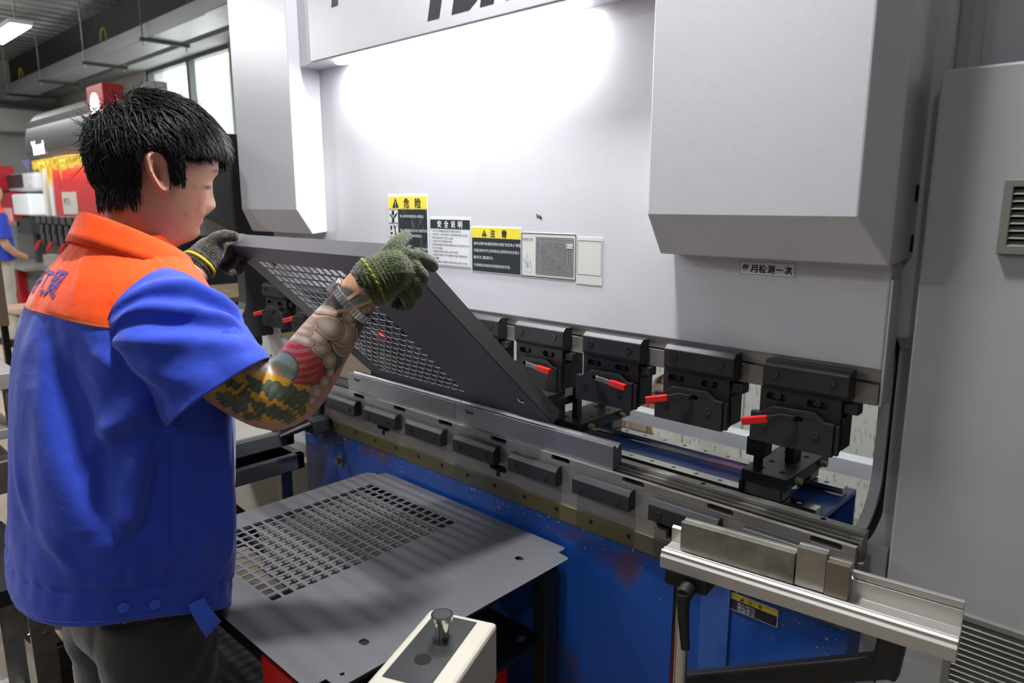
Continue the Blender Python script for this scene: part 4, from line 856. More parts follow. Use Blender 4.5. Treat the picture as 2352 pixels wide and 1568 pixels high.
# ================================================================ third machine at the far left
tm = thing('press_brake', 'white and red press brake far at the left edge of the hall', 'machine', (-11.6, 1.8, 0))
def far(px): return None
MB().box(-13.4, -10.75, 1.32, 2.0, 1.665, 1.905).build('hood', WHITE2, tm, 0.05)
MB().box(-12.0, -11.25, 1.30, 1.32, 1.72, 1.89).build('hood_window', HOODD, tm, 0.01)
MB().box(-10.98, -10.9, 1.30, 1.32, 1.74, 1.80).build('beige_plate', mat('pale_card', (0, 0, 0, 1)), tm)
MB().box(-12.9, -12.02, 1.14, 1.4, 1.70, 2.02).build('red_column', REDP, tm, 0.01)
letters('white_glow_letters', MATS['white_glow_letters'], tm, 'YAWEI', 0.06, lambda x, y: (-12.42 + x, 1.136, 1.735 + y), bold=0.005, fitw=0.36)
E2 = [(-12.27 + 0.12 * math.cos(a), 1.9 + 0.09 * math.sin(a)) for a in np.linspace(0, 2 * PI, 25)[:-1]]; I2 = [(-12.27 + 0.07 * math.cos(a), 1.9 + 0.05 * math.sin(a)) for a in np.linspace(0, 2 * PI, 25)[:-1]]
MB().prism(E2, 'y', 1.132, 1.139, [I2]).build('emblem', MATS['white_glow_letters'], tm)
MB().box(-13.0, -11.75, 1.28, 1.45, 1.25, 1.66).build('red_ram', REDP, tm)
MB().box(-12.3, -11.85, 1.265, 1.28, 1.27, 1.45).build('pink_panel', mat('pink_panel', rgb(222, 178, 182), 0.5), tm)
MB().box(-11.62, -10.80, 1.25, 1.55, 1.36, 1.635).build('white_box', mat('bright_white_box', rgb(226, 230, 234), 0.4), tm, 0.02)
MB().box(-12.9, -11.4, 1.25, 1.40, 1.22, 1.27).build('tool_bar', STEELD, tm)
MB().box(-11.55, -10.85, 1.25, 1.5, 1.12, 1.33).build('clamp', BLACKOX, tm, 0.01)
MB().box(-11.25, -11.1, 1.35, 1.45, 0.72, 1.12).build('post', BLACKOX, tm)
MB().box(-13.0, -10.6, 1.3, 2.0, 0.0, 0.70).build('bed', mat('machine_bed_grey', rgb(120, 122, 122), 0.5), tm)
MB().box(-11.9, -11.6, 1.2, 1.3, 0.0, 0.68).build('red_leg', REDP, tm)
MB().box(-12.8, -10.3, 1.0, 1.5, 0.70, 0.74).build('work_shelf', STEELD, tm)
rpnl = thing('red_post', 'dark red panel with wooden edge at the left border of the view', 'panel', (-3.9, -0.535, 1.0))
MB().box(-4.2, -3.70, -0.548, -0.522, 1.0, 1.483).build('panel', mat('maroon', rgb(112, 28, 26), 0.5), rpnl); MB().box(-3.70, -3.685, -0.552, -0.517, 0.998, 1.486).build('edge', mat('edge_brown', rgb(110, 92, 70), 0.6), rpnl)

# things seen through the left throat of the machine: streaked panel, dark rail, boards on a pallet
tp = thing('streaked_panel', 'pale streaked panel seen through the left throat beside the chin', 'panel', (-3.2, 0.25, 0))
MB().box(-3.3, -3.22, 0.05, 0.42, 1.375, 1.56).build('panel', mat('streaked_grey', rgb(190, 184, 180), 0.6, vary=0.8, vscale=26, vcol=rgb(150, 140, 132), stretch=(1, 6, 0.5)), tp)
MB().box(-3.3, -3.22, 0.05, 0.6, 1.33, 1.375).build('rail', BLACK, tp); MB().box(-3.3, -3.24, 0.42, 0.6, 1.375, 3.7).build('post', BLACK, tp)
pa = thing('pallet', 'beige planks on a dark pallet seen through the left throat', 'pallet', (-3.8, 0.45, 0))
PLK = mat('plank_beige', rgb(172, 152, 122), 0.8, vary=0.5, vscale=8, vcol=rgb(120, 104, 84), stretch=(4, 0.6, 1))
MB().box(-4.1, -3.55, 0.16, 0.50, 1.015, 1.043).build('plank', PLK, pa); MB().box(-4.1, -3.55, 0.52, 0.78, 1.015, 1.052).build('plank', PLK, pa)
MB().box(-4.1, -3.57, 0.16, 0.78, 0.87, 1.014).build('beam', BLACK, pa); MB().box(-4.05, -3.6, 0.2, 0.75, 0.55, 0.57).build('lower_plank', PLK, pa)
for (x_, y_) in ((-4.08, 0.18), (-3.62, 0.18), (-4.08, 0.7), (-3.62, 0.7)): box('leg', BLACK, pa, x_, x_ + 0.04, y_, y_ + 0.04, 0, 0.87)
# ================================================================ the man at the machine
def interp(tab, z):
    zs = [t[0] for t in tab]; return [float(np.interp(z, zs, [t[k] for t in tab])) for k in range(1, len(tab[0]))]
def smooth_interp(tab, z):
    """monotone-ish smooth interpolation (smoothed linear)"""
    e = 0.006; return [sum(v) / 3 for v in zip(interp(tab, z - e), interp(tab, z), interp(tab, z + e))]
def remesh(mb, voxel, name, smooth_it=6, fac=0.5):
    me = mb.mesh(name, [], fix=True); o = bpy.data.objects.new(name, me); COL.objects.link(o)
    md = o.modifiers.new('r', 'REMESH'); md.mode = 'VOXEL'; md.voxel_size = voxel; md.use_smooth_shade = True
    if smooth_it:
        sm = o.modifiers.new('s', 'SMOOTH'); sm.iterations = smooth_it; sm.factor = fac
    dg = bpy.context.evaluated_depsgraph_get(); m2 = bpy.data.meshes.new_from_object(o.evaluated_get(dg), depsgraph=dg)
    bpy.data.objects.remove(o); bpy.data.meshes.remove(me); m2.name = name
    for p in m2.polygons: p.use_smooth = True
    return m2
def co_of(me):
    a = np.empty(len(me.vertices) * 3); me.vertices.foreach_get('co', a); return a.reshape(-1, 3)
def set_co(me, a): me.vertices.foreach_set('co', a.ravel()); me.update()
def no_of(me):
    a = np.empty(len(me.vertices) * 3); me.vertices.foreach_get('normal', a); return a.reshape(-1, 3)
def paint(me, col, name='col'):
    at = me.color_attributes.new(name, 'FLOAT_COLOR', 'POINT'); at.data.foreach_set('color', np.c_[col, np.ones(len(col))].ravel().astype(np.float32))
def lin(r, g, b): return np.array(rgb(r, g, b)[:3])
def link_mesh(name, me, parent, m):
    me.transform(Matrix.Translation(-worg(parent))) if parent else None
    o = bpy.data.objects.new(name, me); COL.objects.link(o); o.parent = parent
    if not me.materials: me.materials.append(m)
    return o
CX = -1.37
# profile tables (z, front y, back y, half width, egg factor)
HEAD = [(1.36, -0.745, -0.86, 0.058, 0.0), (1.40, -0.736, -0.838, 0.057, 0.0), (1.428, -0.728, -0.818, 0.056, 0.0), (1.440, -0.712, -0.806, 0.056, 0.08), (1.447, -0.678, -0.802, 0.057, 0.24), (1.455, -0.661, -0.800, 0.0585, 0.28), (1.468, -0.6545, -0.799, 0.062, 0.28),
        (1.480, -0.652, -0.800, 0.065, 0.26), (1.497, -0.645, -0.804, 0.069, 0.22), (1.510, -0.642, -0.808, 0.0715, 0.18), (1.530, -0.636, -0.807, 0.0745, 0.15), (1.550, -0.626, -0.810, 0.0765, 0.12), (1.575, -0.615, -0.812, 0.0785, 0.10), (1.590, -0.611, -0.812, 0.0795, 0.08),
        (1.62, -0.613, -0.807, 0.079, 0.05), (1.640, -0.622, -0.797, 0.075, 0.03), (1.657, -0.638, -0.785, 0.066, 0.0), (1.670, -0.658, -0.770, 0.054, 0.0), (1.679, -0.68, -0.752, 0.037, 0.0), (1.683, -0.70, -0.735, 0.018, 0.0)]
def gauss(x, s): return math.exp(-0.5 * (x / s) ** 2)
def head_pt(t, z):
    yf, yb, w, egg = smooth_interp(HEAD, z)
    ym = yb + (yf - yb) * 0.48
    c, s = math.cos(t), math.sin(t)       # t=0: front (+y); t=pi/2: right side (+x)
    hy = (yf - ym) if c > 0 else (ym - yb)
    p = 2.25; k = (abs(c) ** p + abs(s) ** p) ** (-1 / p)
    c *= k; s *= k
    x = w * s * (1 - egg * max(0, c) ** 1.3); y = ym + hy * c
    if c > 0:
        # nose: ridge from the bridge to the tip
        r = np.interp(z, [1.498, 1.504, 1.512, 1.520, 1.535, 1.552, 1.566], [0, 0.012, 0.024, 0.0235, 0.0145, 0.006, 0.0])
        wd = np.interp(z, [1.498, 1.512, 1.53, 1.566], [0.0125, 0.0115, 0.0085, 0.008])
        y += r * gauss(x, wd)
        for sx in (-1, 1):
            y += 0.0075 * gauss(x - sx * 0.0135, 0.006) * gauss(z - 1.5085, 0.0065)          # nostril wing
            y -= 0.0095 * gauss(x - sx * 0.032, 0.013) * gauss(z - 1.553, 0.0095)            # eye socket
            y += 0.0045 * gauss(x - sx * 0.032, 0.0125) * gauss(z - 1.5515, 0.0055)          # closed-down lid
            y += 0.0035 * gauss(x - sx * 0.030, 0.018) * gauss(z - 1.574, 0.006)             # brow ridge
            x += sx * 0.0025 * gauss(abs(x) - 0.055, 0.016) * gauss(z - 1.525, 0.016)        # cheek bone
        y += 0.0072 * gauss(x, 0.017) * gauss(z - 1.4975 + 0.0, 0.0040)                      # upper lip
        y += 0.0066 * gauss(x, 0.015) * gauss(z - 1.4850, 0.0040)                            # lower lip
        y -= 0.0055 * gauss(x, 0.022) * gauss(z - 1.4912, 0.0020)                            # mouth line
        y -= 0.0040 * gauss(x, 0.018) * gauss(z - 1.4755, 0.004)
        y += 0.0050 * gauss(x, 0.016) * gauss(z - 1.4605, 0.008)                             # chin
    return (CX + x, y, z)
man = thing('person', 'man in an orange and blue work shirt bending a metal tray at the press', 'person', (-1.39, -0.84, 0))
body = MB()
zs = list(np.linspace(1.36, 1.44, 10)) + list(np.linspace(1.444, 1.60, 74)) + list(np.linspace(1.604, 1.683, 26))
rows = [[head_pt(2 * PI * j / 120, z) for j in range(120)] for z in zs]
nR = len(rows); body.grid(rows, True)
o0 = len(body.v); body.v += [tuple(np.mean(rows[0], axis=0)), (CX, -0.718, 1.6845)]; body.mi
for j in range(120): body.f += [((j + 1) % 120, j, o0), ((nR - 1) * 120 + j, (nR - 1) * 120 + (j + 1) % 120, o0 + 1)]; body.mi += [0, 0]
# ears
def ear(sx):
    m = []; n = 26
    c = Vector((CX + sx * 0.0800, -0.748, 1.571))
    def P(a, rad, out):   # ear plane: up axis leaning back, outward = sx
        u = math.cos(a); v = math.sin(a)
        h = 0.034 * (1 + 0.0 * v); wv = 0.0185 * (1 + 0.22 * u)
        yy = -v * wv * rad - 0.006 * u * rad; zz = u * h * rad
        return (c.x + sx * (out + 0.010 * max(0, v) * rad), c.y + yy, c.z + zz)
    prof = [(1.0, -0.012), (1.02, 0.002), (1.0, 0.009), (0.93, 0.0125), (0.84, 0.010), (0.76, 0.004), (0.66, 0.006), (0.55, 0.007), (0.45, 0.001), (0.25, -0.004), (0.05, -0.006)]
    return [[P(2 * PI * k / n, r, o) for k in range(n)] for r, o in prof]
for sx in (1, -1):
    r_ = ear(sx); base = len(body.v); body.grid(r_, True)
    k = len(r_); n = 26; q = len(body.v); body.v += [tuple(np.mean(r_[-1], axis=0)), tuple(np.mean(r_[0], axis=0))]
    for j in range(n): body.f += [(base + (k - 1) * n + j, base + (k - 1) * n + (j + 1) % n, q), (base + (j + 1) % n, base + j, q + 1)]; body.mi += [0, 0]
# neck, trunk, limbs (clothed parts are covered by the garments)
def torso_ring(zz): return None
def oval_rows(tab, n=48):
    rows = []
    for (z, x, y, a, b_) in tab: rows.append([(x + a * math.cos(2 * PI * k / n), y + b_ * math.sin(2 * PI * k / n), z) for k in range(n)])
    return rows
def closed(mb, rows):
    n = len(rows[0]); base = len(mb.v); mb.grid(rows, True); q = len(mb.v); mb.v += [tuple(np.mean(rows[0], axis=0)), tuple(np.mean(rows[-1], axis=0))]; k = len(rows)
    for j in range(n): mb.f += [(base + (j + 1) % n, base + j, q), (base + (k - 1) * n + j, base + (k - 1) * n + (j + 1) % n, q + 1)]; mb.mi += [0, 0]
closed(body, oval_rows([(0.80, -1.40, -0.82, 0.15, 0.088), (0.95, -1.40, -0.815, 0.155, 0.10), (1.10, -1.40, -0.815, 0.16, 0.12), (1.25, -1.40, -0.80, 0.165, 0.115), (1.33, -1.395, -0.795, 0.15, 0.095), (1.385, -1.385, -0.795, 0.10, 0.065), (1.41, -1.375, -0.79, 0.062, 0.055)]))
ARM_R = [(-1.235, -0.800, 1.325, 0.048), (-1.20, -0.752, 1.275, 0.053), (-1.165, -0.690, 1.215, 0.0575), (-1.145, -0.640, 1.180, 0.0600), (-1.128, -0.617, 1.192, 0.0590), (-1.11, -0.598, 1.225, 0.0565), (-1.085, -0.575, 1.275, 0.0500), (-1.060, -0.553, 1.318, 0.0425), (-1.040, -0.535, 1.355, 0.0365), (-1.022, -0.517, 1.385, 0.0345), (-1.012, -0.498, 1.395, 0.034)]
ARM_L = [(-1.57, -0.800, 1.33, 0.048), (-1.62, -0.755, 1.275, 0.05), (-1.68, -0.705, 1.215, 0.052), (-1.71, -0.665, 1.20, 0.050), (-1.722, -0.62, 1.245, 0.049), (-1.728, -0.57, 1.305, 0.044), (-1.73, -0.525, 1.352, 0.037), (-1.731, -0.505, 1.370, 0.032), (-1.733, -0.492, 1.380, 0.029)]
for A in (ARM_R, ARM_L):
    # densify along a smooth curve
    P = np.array(A); t = np.arange(len(P)); tt = np.linspace(0, len(P) - 1, 50)
    Q = np.stack([np.interp(tt, t, P[:, k]) for k in range(4)], 1)
    for _ in range(3): Q[1:-1] = (Q[:-2] + 2 * Q[1:-1] + Q[2:]) / 4
    body.tube([q[:3] for q in Q], [q[3] for q in Q], 28)
LEGX = (-1.295, -1.50)
for i, lx in enumerate(LEGX):
    body.tube([(lx, -0.82, 0.86), (lx, -0.822, 0.70), (lx, -0.808, 0.48), (lx, -0.825, 0.30), (lx, -0.845, 0.08), (lx, -0.79, 0.03)], [0.085, 0.08, 0.058, 0.055, 0.04, 0.035], 20)
bme = remesh(body, 0.0032, 'body', 5, 0.5)
V = co_of(bme); NN = no_of(bme)
# skin paint -----------------------------------------------------------------
skin = lin(190, 142, 114); nV = len(V)
def vnoise(P, sc, seed=0.0): return np.array([noise.noise(Vector((p[0] * sc + seed, p[1] * sc, p[2] * sc))) for p in P])
colr = np.tile(skin, (nV, 1))
def blend(mask, c): 
    global colr
    colr = colr * (1 - mask[:, None]) + np.asarray(c) * mask[:, None]
hm = V[:, 2] > 1.40
nz1 = np.zeros(nV); idx = np.where(hm)[0]; nz1[idx] = vnoise(V[idx], 28)
G = lambda d2, s: np.exp(-0.5 * d2 / s ** 2)
dx = np.abs(V[:, 0] - CX)
blend(hm * 0.35 * G((V[:, 1] + 0.665) ** 2 + (V[:, 2] - 1.495) ** 2, 0.024), lin(196, 112, 88))          # flushed cheek
blend(hm * np.clip(nz1 * 1.4 - 0.35, 0, 0.35) * (V[:, 1] > -0.72), lin(186, 112, 92))                      # blotches
for (y_, z_, r_) in ((-0.682, 1.548, 0.0028), (-0.668, 1.517, 0.0045), (-0.672, 1.506, 0.005), (-0.661, 1.501, 0.003), (-0.70, 1.50, 0.004)):
    blend(hm * 0.55 * (V[:, 0] > CX) * G((V[:, 1] - y_) ** 2 + (V[:, 2] - z_) ** 2, r_), lin(160, 84, 72))
lip = hm * np.clip(1.3 * G(dx ** 2, 0.016), 0, 1) * ((V[:, 2] > 1.481) & (V[:, 2] < 1.5005) & (V[:, 1] > -0.655)); blend(lip * 0.75, lin(160, 88, 82))
eye = hm * G((dx - 0.035) ** 2, 0.0115) * G((V[:, 2] - 1.5478) ** 2, 0.0022) * (V[:, 1] > -0.68); blend(np.clip(eye * 2.6, 0, 1), lin(36, 26, 22))
brow = hm * np.clip(1.6 * G((dx - 0.034) ** 2, 0.013), 0, 1) * G((V[:, 2] - 1.5775) ** 2, 0.0032) * (V[:, 1] > -0.68); blend(np.clip(brow, 0, 0.9), lin(44, 34, 30))
earm = hm * (dx > 0.078) * (np.abs(V[:, 1] + 0.748) < 0.03) * (np.abs(V[:, 2] - 1.572) < 0.04); blend(earm * 0.35, lin(206, 128, 104))
# tattoo on the right arm, designed in the plane of the bent arm
arm = (V[:, 0] > -1.24) & (V[:, 2] < 1.372) & (V[:, 2] > 1.05) & (V[:, 1] > -0.78)
ai = np.where(arm)[0]
# finer faces on the forearm so the tattoo stays crisp
bm_ = bmesh.new(); bm_.from_mesh(bme); bm_.verts.ensure_lookup_table()
am = arm & (V[:, 0] > -1.22)
es = [e for e in bm_.edges if am[e.verts[0].index] and am[e.verts[1].index]]
lay = bm_.verts.layers.float_vector.new('c0')
for v, c in zip(bm_.verts, colr): v[lay] = c
bmesh.ops.subdivide_edges(bm_, edges=es, cuts=2, use_grid_fill=True, smooth=0.0)
colr = np.array([v[lay] for v in bm_.verts]); bm_.verts.layers.float_vector.remove(lay)
for f in bm_.faces: f.smooth = True
bm_.to_mesh(bme); bm_.free()
V = co_of(bme); nV = len(V)
colr[(np.abs(colr).sum(1) < 1e-4)] = skin
ai = np.where((V[:, 0] > -1.24) & (V[:, 2] < 1.40) & (V[:, 2] > 1.05) & (V[:, 1] > -0.80))[0]
Q = V[ai]
tx = 1515.3 * Q[:, 1] + 154.6 * Q[:, 2] + 1419.2; ty = -122.0 * Q[:, 1] - 1221.3 * Q[:, 2] + 2279.7   # tattoo design coordinates
wav = [(rng.normal(size=2) * f, rng.uniform(0, 6.28)) for f in (0.05, 0.05, 0.08, 0.08, 0.12, 0.12, 0.2, 0.2)]
fbm = sum(np.sin(tx * w[0][0] + ty * w[0][1] + w[1]) for w in wav) / 8
fx = sum(np.sin(tx * w[0][1] - ty * w[0][0] + w[1] * 2) for w in wav) / 8
T = np.tile(skin, (len(ai), 1)); ink = np.zeros(len(ai))
u = ((tx - 640) * 0.625 + (ty - 905) * -0.78) / 304; c = (tx - 640) * 0.78 + (ty - 905) * 0.625
def put(mask, col, a=1.0):
    global T, ink
    m = np.clip(mask, 0, 1)[:, None] * a; T = T * (1 - m) + np.asarray(col) * m; ink = np.maximum(ink, np.clip(mask, 0, 1))
def soft(x, w=1.5): return np.clip(x / w + 0.5, 0, 1)
lowlim = 46 - 26 * np.clip((0.35 - u) / 0.5, 0, 1) + 10 * fbm
shade = soft(lowlim - c, 8) * soft(0.93 - u, 0.03)
put(shade * soft(u - 0.18 + 0.1 * fbm, 0.05), lin(84, 84, 78)); put(shade * soft(fbm - 0.1, 0.6) * (u > 0.2), lin(58, 62, 60), 0.7)
# scaled shell, red stripes, yellow flames near the elbow
def ell(cx, cy, rx, ry, rot=0.0):
    ca, sa_ = math.cos(rot), math.sin(rot); X = (tx - cx) * ca + (ty - cy) * sa_; Y = -(tx - cx) * sa_ + (ty - cy) * ca
    return np.sqrt((X / rx) ** 2 + (Y / ry) ** 2)
d = ell(622, 828, 34, 44, 0.3); put(soft(1 - d, 0.1), lin(118, 124, 112)); put(soft(1 - d, 0.1) * soft(fx * 1.2, 0.4), lin(84, 92, 78), 0.7); put(soft(0.12 - np.abs(d - 1), 0.1), lin(52, 56, 52), 0.8)
d2 = ell(664, 826, 34, 50, 0.35); stripe = 0.5 + 0.5 * np.sin((ty * 0.93 + tx * 0.16 + 7 * np.sin(tx * 0.045)) * 0.46)
put(soft(1 - d2, 0.12) * (d > 0.98), lin(150, 96, 84)); put(soft(1 - d2, 0.12) * (d > 0.98) * soft(stripe - 0.38, 0.35), lin(172, 42, 48))
put(soft(1 - ell(700, 850, 11, 38, 0.25), 0.3), lin(165, 38, 44)); put(soft(1 - ell(716, 864, 16, 14, 0.2), 0.3), lin(158, 38, 42)); put(soft(1 - ell(712, 838, 12, 10, 0.2), 0.25), lin(66, 70, 66))
put(soft(1 - ell(592, 845, 24, 22), 0.3), lin(190, 176, 164)); put(soft(1 - ell(588, 842, 11, 10), 0.5), lin(120, 116, 116), 0.7); put(soft(0.16 - np.abs(ell(612, 848, 10, 24) - 1), 0.2), lin(196, 92, 52), 0.8)
yz = soft(1 - ell(585, 902, 108, 54, 0.16), 0.12) * (1 - soft(1 - d2, 0.1) * (ty < 868))
yz = yz * soft(34 + 20 * np.clip(-u, 0, 0.4) - (c - 6), 10)
put(yz, lin(204, 152, 44))
for (bx, by, rx, ry, rot) in ((512, 868, 18, 13, 0.3), (503, 898, 19, 16, 0.2), (530, 905, 15, 30, 0.5), (556, 872, 22, 14, 0.2), (560, 918, 14, 26, 0.2), (596, 886, 25, 20, 0.1), (590, 930, 22, 18, 0.2), (628, 898, 16, 26, -0.1), (620, 938, 15, 22, 0.2), (655, 900, 22, 17, -0.5), (652, 926, 14, 18, 0.4), (540, 940, 18, 11, 0.4), (676, 880, 14, 18, 0.6), (497, 916, 10, 9, 0)):
    dd = ell(bx + 9 * fbm, by + 9 * fx, rx, ry, rot) + 0.42 * fx + 0.25 * np.sin(tx * 0.31 + ty * 0.17) * np.sin(ty * 0.27); put(soft(1 - dd, 0.14) * soft(44 - c + 10 * np.clip(-u * 3, 0, 3), 10), lin(74, 84, 70)); put(soft(0.72 - dd, 0.3) * soft(np.sin(tx * 0.35 + 4 * fx + ty * 0.3) + 0.2, 0.8) * soft(40 - c, 10), lin(104, 112, 94), 0.55)
# cloud balls up the forearm
for (bx, by, r) in ((765, 773, 38), (757, 757, 32), (689, 889, 19), (712, 866, 15), (678, 908, 13), (726, 846, 12), (706, 791, 19), (722, 817, 17), (703, 766, 18), (772, 723, 13), (794, 717, 13), (739, 713, 12), (812, 711, 11), (826, 705, 11), (733, 748, 25), (700, 742, 12), (683, 776, 12), (690, 757, 10)):
    dd = np.sqrt((tx - bx) ** 2 + (ty - by) ** 2) / r
    put(soft(1.10 - dd, 0.12), lin(70, 68, 64)); put(soft(1.0 - dd, 0.08), lin(206, 164, 128))
    sh_ = np.clip(dd / 0.88, 0, 1)[:, None]; inner = np.array(lin(196, 178, 160)) * (1 - sh_ ** 1.6) + np.array(lin(126, 108, 92)) * sh_ ** 1.6
    m_ = soft(0.9 - dd, 0.10)[:, None]; T = T * (1 - m_) + inner * m_
# wedge bands at the wrist
def halfband(x0, y0, x1, y1, w): 
    L_ = math.hypot(x1 - x0, y1 - y0); nx_, ny_ = -(y1 - y0) / L_, (x1 - x0) / L_; t_ = ((tx - x0) * (x1 - x0) + (ty - y0) * (y1 - y0)) / L_ ** 2
    return soft(w - np.abs((tx - x0) * nx_ + (ty - y0) * ny_), 1.5) * ((t_ > 0) & (t_ < 1))
put(soft(1 - ell(800, 690, 30, 11, -0.6), 0.15), lin(118, 116, 112)); put(halfband(742, 716, 838, 684, 3.0), lin(206, 164, 128)); put(halfband(775, 742, 838, 716, 2.6), lin(196, 152, 116)); put(soft(1 - ell(812, 728, 26, 9, -0.45), 0.2), lin(54, 58, 58)); put(halfband(770, 690, 800, 668, 2.4), lin(206, 164, 128))
fade = soft(46 - c + 24 * np.clip(-u, 0, 0.4), 10)
# the tattoo stops on the inner side of the arm and above the sleeve
ink = ink * soft(Q[:, 0] + 1.215, 0.03)
colr[ai] = np.tile(skin, (len(ai), 1)) * (1 - ink[:, None]) + T * ink[:, None]
paint(bme, np.clip(colr, 0, 1))
SKIN = mat('skin', rgb(214, 168, 144), 0.46, attr='col', bump=0.12, bscale=420, bdist=0.0006)
SKIN.node_tree.nodes['Principled BSDF'].inputs['Subsurface Weight'].default_value = 0.12
SKIN.node_tree.nodes['Principled BSDF'].inputs['Subsurface Radius'].default_value = (0.012, 0.004, 0.002)
bo_ = link_mesh('body', bme, man, SKIN)
# ---------------------------------------------------------------- shirt
def cloth(name, col, c2):
    m = bpy.data.materials.new(name); m.use_nodes = True; MATS[name] = m; nt = m.node_tree; N = nt.nodes; L = nt.links; b = N['Principled BSDF']
    b.inputs['Base Color'].default_value = col; b.inputs['Roughness'].default_value = 0.8; b.inputs['Sheen Weight'].default_value = 0.25; b.inputs['Sheen Roughness'].default_value = 0.4; b.inputs['Specular IOR Level'].default_value = 0.25
    tc = N.new('ShaderNodeTexCoord'); w = N.new('ShaderNodeTexNoise'); w.inputs['Scale'].default_value = 900; w.inputs['Detail'].default_value = 1
    n = N.new('ShaderNodeTexNoise'); n.inputs['Scale'].default_value = 22; n.inputs['Detail'].default_value = 5
    L.new(tc.outputs['Object'], w.inputs['Vector']); L.new(tc.outputs['Object'], n.inputs['Vector'])
    a = N.new('ShaderNodeMath'); a.operation = 'MULTIPLY_ADD'; a.inputs[1].default_value = 0.06; L.new(w.outputs['Fac'], a.inputs[0]); L.new(n.outputs['Fac'], a.inputs[2])
    bp = N.new('ShaderNodeBump'); bp.inputs['Strength'].default_value = 0.5; bp.inputs['Distance'].default_value = 0.006; L.new(a.outputs[0], bp.inputs['Height']); L.new(bp.outputs[0], b.inputs['Normal'])
    return m
ORANGE = cloth('orange_cloth', rgb(252, 82, 18), None); BLUEC = cloth('blue_cloth', rgb(48, 74, 190), None); BLUET = cloth('blue_tab_cloth', rgb(66, 100, 226), None)
PIPE = mat('grey_piping', rgb(112, 104, 84), 0.8)
#            z     X      Y      a      b
TORSO = [(0.775, -1.40, -0.842, 0.228, 0.170), (0.80, -1.40, -0.842, 0.234, 0.172), (0.84, -1.40, -0.838, 0.238, 0.171), (0.90, -1.40, -0.828, 0.242, 0.172), (0.98, -1.40, -0.820, 0.243, 0.172), (1.10, -1.40, -0.810, 0.240, 0.167), (1.20, -1.40, -0.800, 0.234, 0.160), (1.28, -1.40, -0.792, 0.226, 0.153), (1.33, -1.40, -0.790, 0.216, 0.143), (1.36, -1.398, -0.789, 0.203, 0.134),
         (1.385, -1.394, -0.788, 0.182, 0.122), (1.405, -1.390, -0.787, 0.155, 0.110), (1.425, -1.386, -0.786, 0.122, 0.095), (1.445, -1.382, -0.785, 0.094, 0.080), (1.465, -1.378, -0.782, 0.078, 0.068)]
NT = 200
# creases of the cloth: polylines of (angle, height), height of the ridge (m), width before and after the crest (m)
CREASES = [([(-1.42, 1.33), (-1.25, 1.268), (-1.15, 1.202), (-0.95, 1.118), (-0.76, 1.049), (-0.59, 0.995), (-0.38, 0.905)], 0.017, 0.085, 0.022),
           ([(-1.12, 1.30), (-1.0, 1.25), (-0.84, 1.17), (-0.66, 1.10), (-0.55, 1.02)], -0.020, 0.035, 0.045),
           ([(-0.70, 1.155), (-0.50, 1.185), (-0.21, 1.222)], 0.021, 0.020, 0.030), ([(-0.62, 1.135), (-0.40, 1.155), (-0.15, 1.17)], -0.013, 0.018, 0.03),
           ([(-0.56, 1.115), (-0.52, 1.06), (-0.43, 0.985)], 0.012, 0.010, 0.040), ([(-0.24, 1.165), (-0.33, 1.08), (-0.45, 0.99)], 0.012, 0.030, 0.014),
           ([(-0.12, 1.16), (-0.20, 1.06), (-0.30, 0.96)], -0.014, 0.02, 0.05), ([(-0.21, 0.975), (-0.14, 0.885)], 0.011, 0.010, 0.012), ([(0.0, 0.965), (-0.08, 0.89)], 0.010, 0.010, 0.014),
           ([(0.30, 0.96), (0.16, 0.90)], 0.009, 0.010, 0.02), ([(0.52, 1.14), (0.59, 0.96), (0.6, 0.88)], 0.010, 0.02, 0.02), ([(0.15, 1.15), (0.25, 1.0)], -0.012, 0.05, 0.05),
           ([(-1.05, 1.0), (-0.85, 0.93), (-0.7, 0.87)], 0.006, 0.02, 0.01), ([(-1.9, 1.3), (-1.7, 1.1), (-1.5, 0.9)], 0.008, 0.04, 0.03), ([(-1.55, 1.15), (-1.3, 1.02)], 0.004, 0.012, 0.012), ([(-1.5, 1.10), (-1.2, 0.98)], 0.003, 0.01, 0.012), ([(-0.75, 1.30), (-0.5, 1.262)], 0.007, 0.012, 0.02), ([(-0.85, 1.27), (-0.45, 1.235)], 0.006, 0.012, 0.02), ([(0.9, 1.2), (1.2, 0.95)], 0.01, 0.03, 0.03), ([(-0.3, 0.885), (-0.34, 0.862)], 0.005, 0.008, 0.008), ([(-0.62, 0.885), (-0.60, 0.862)], 0.004, 0.008, 0.008)]
CR_ = [(c, [p[1] for p in c[0]]) for c in CREASES]
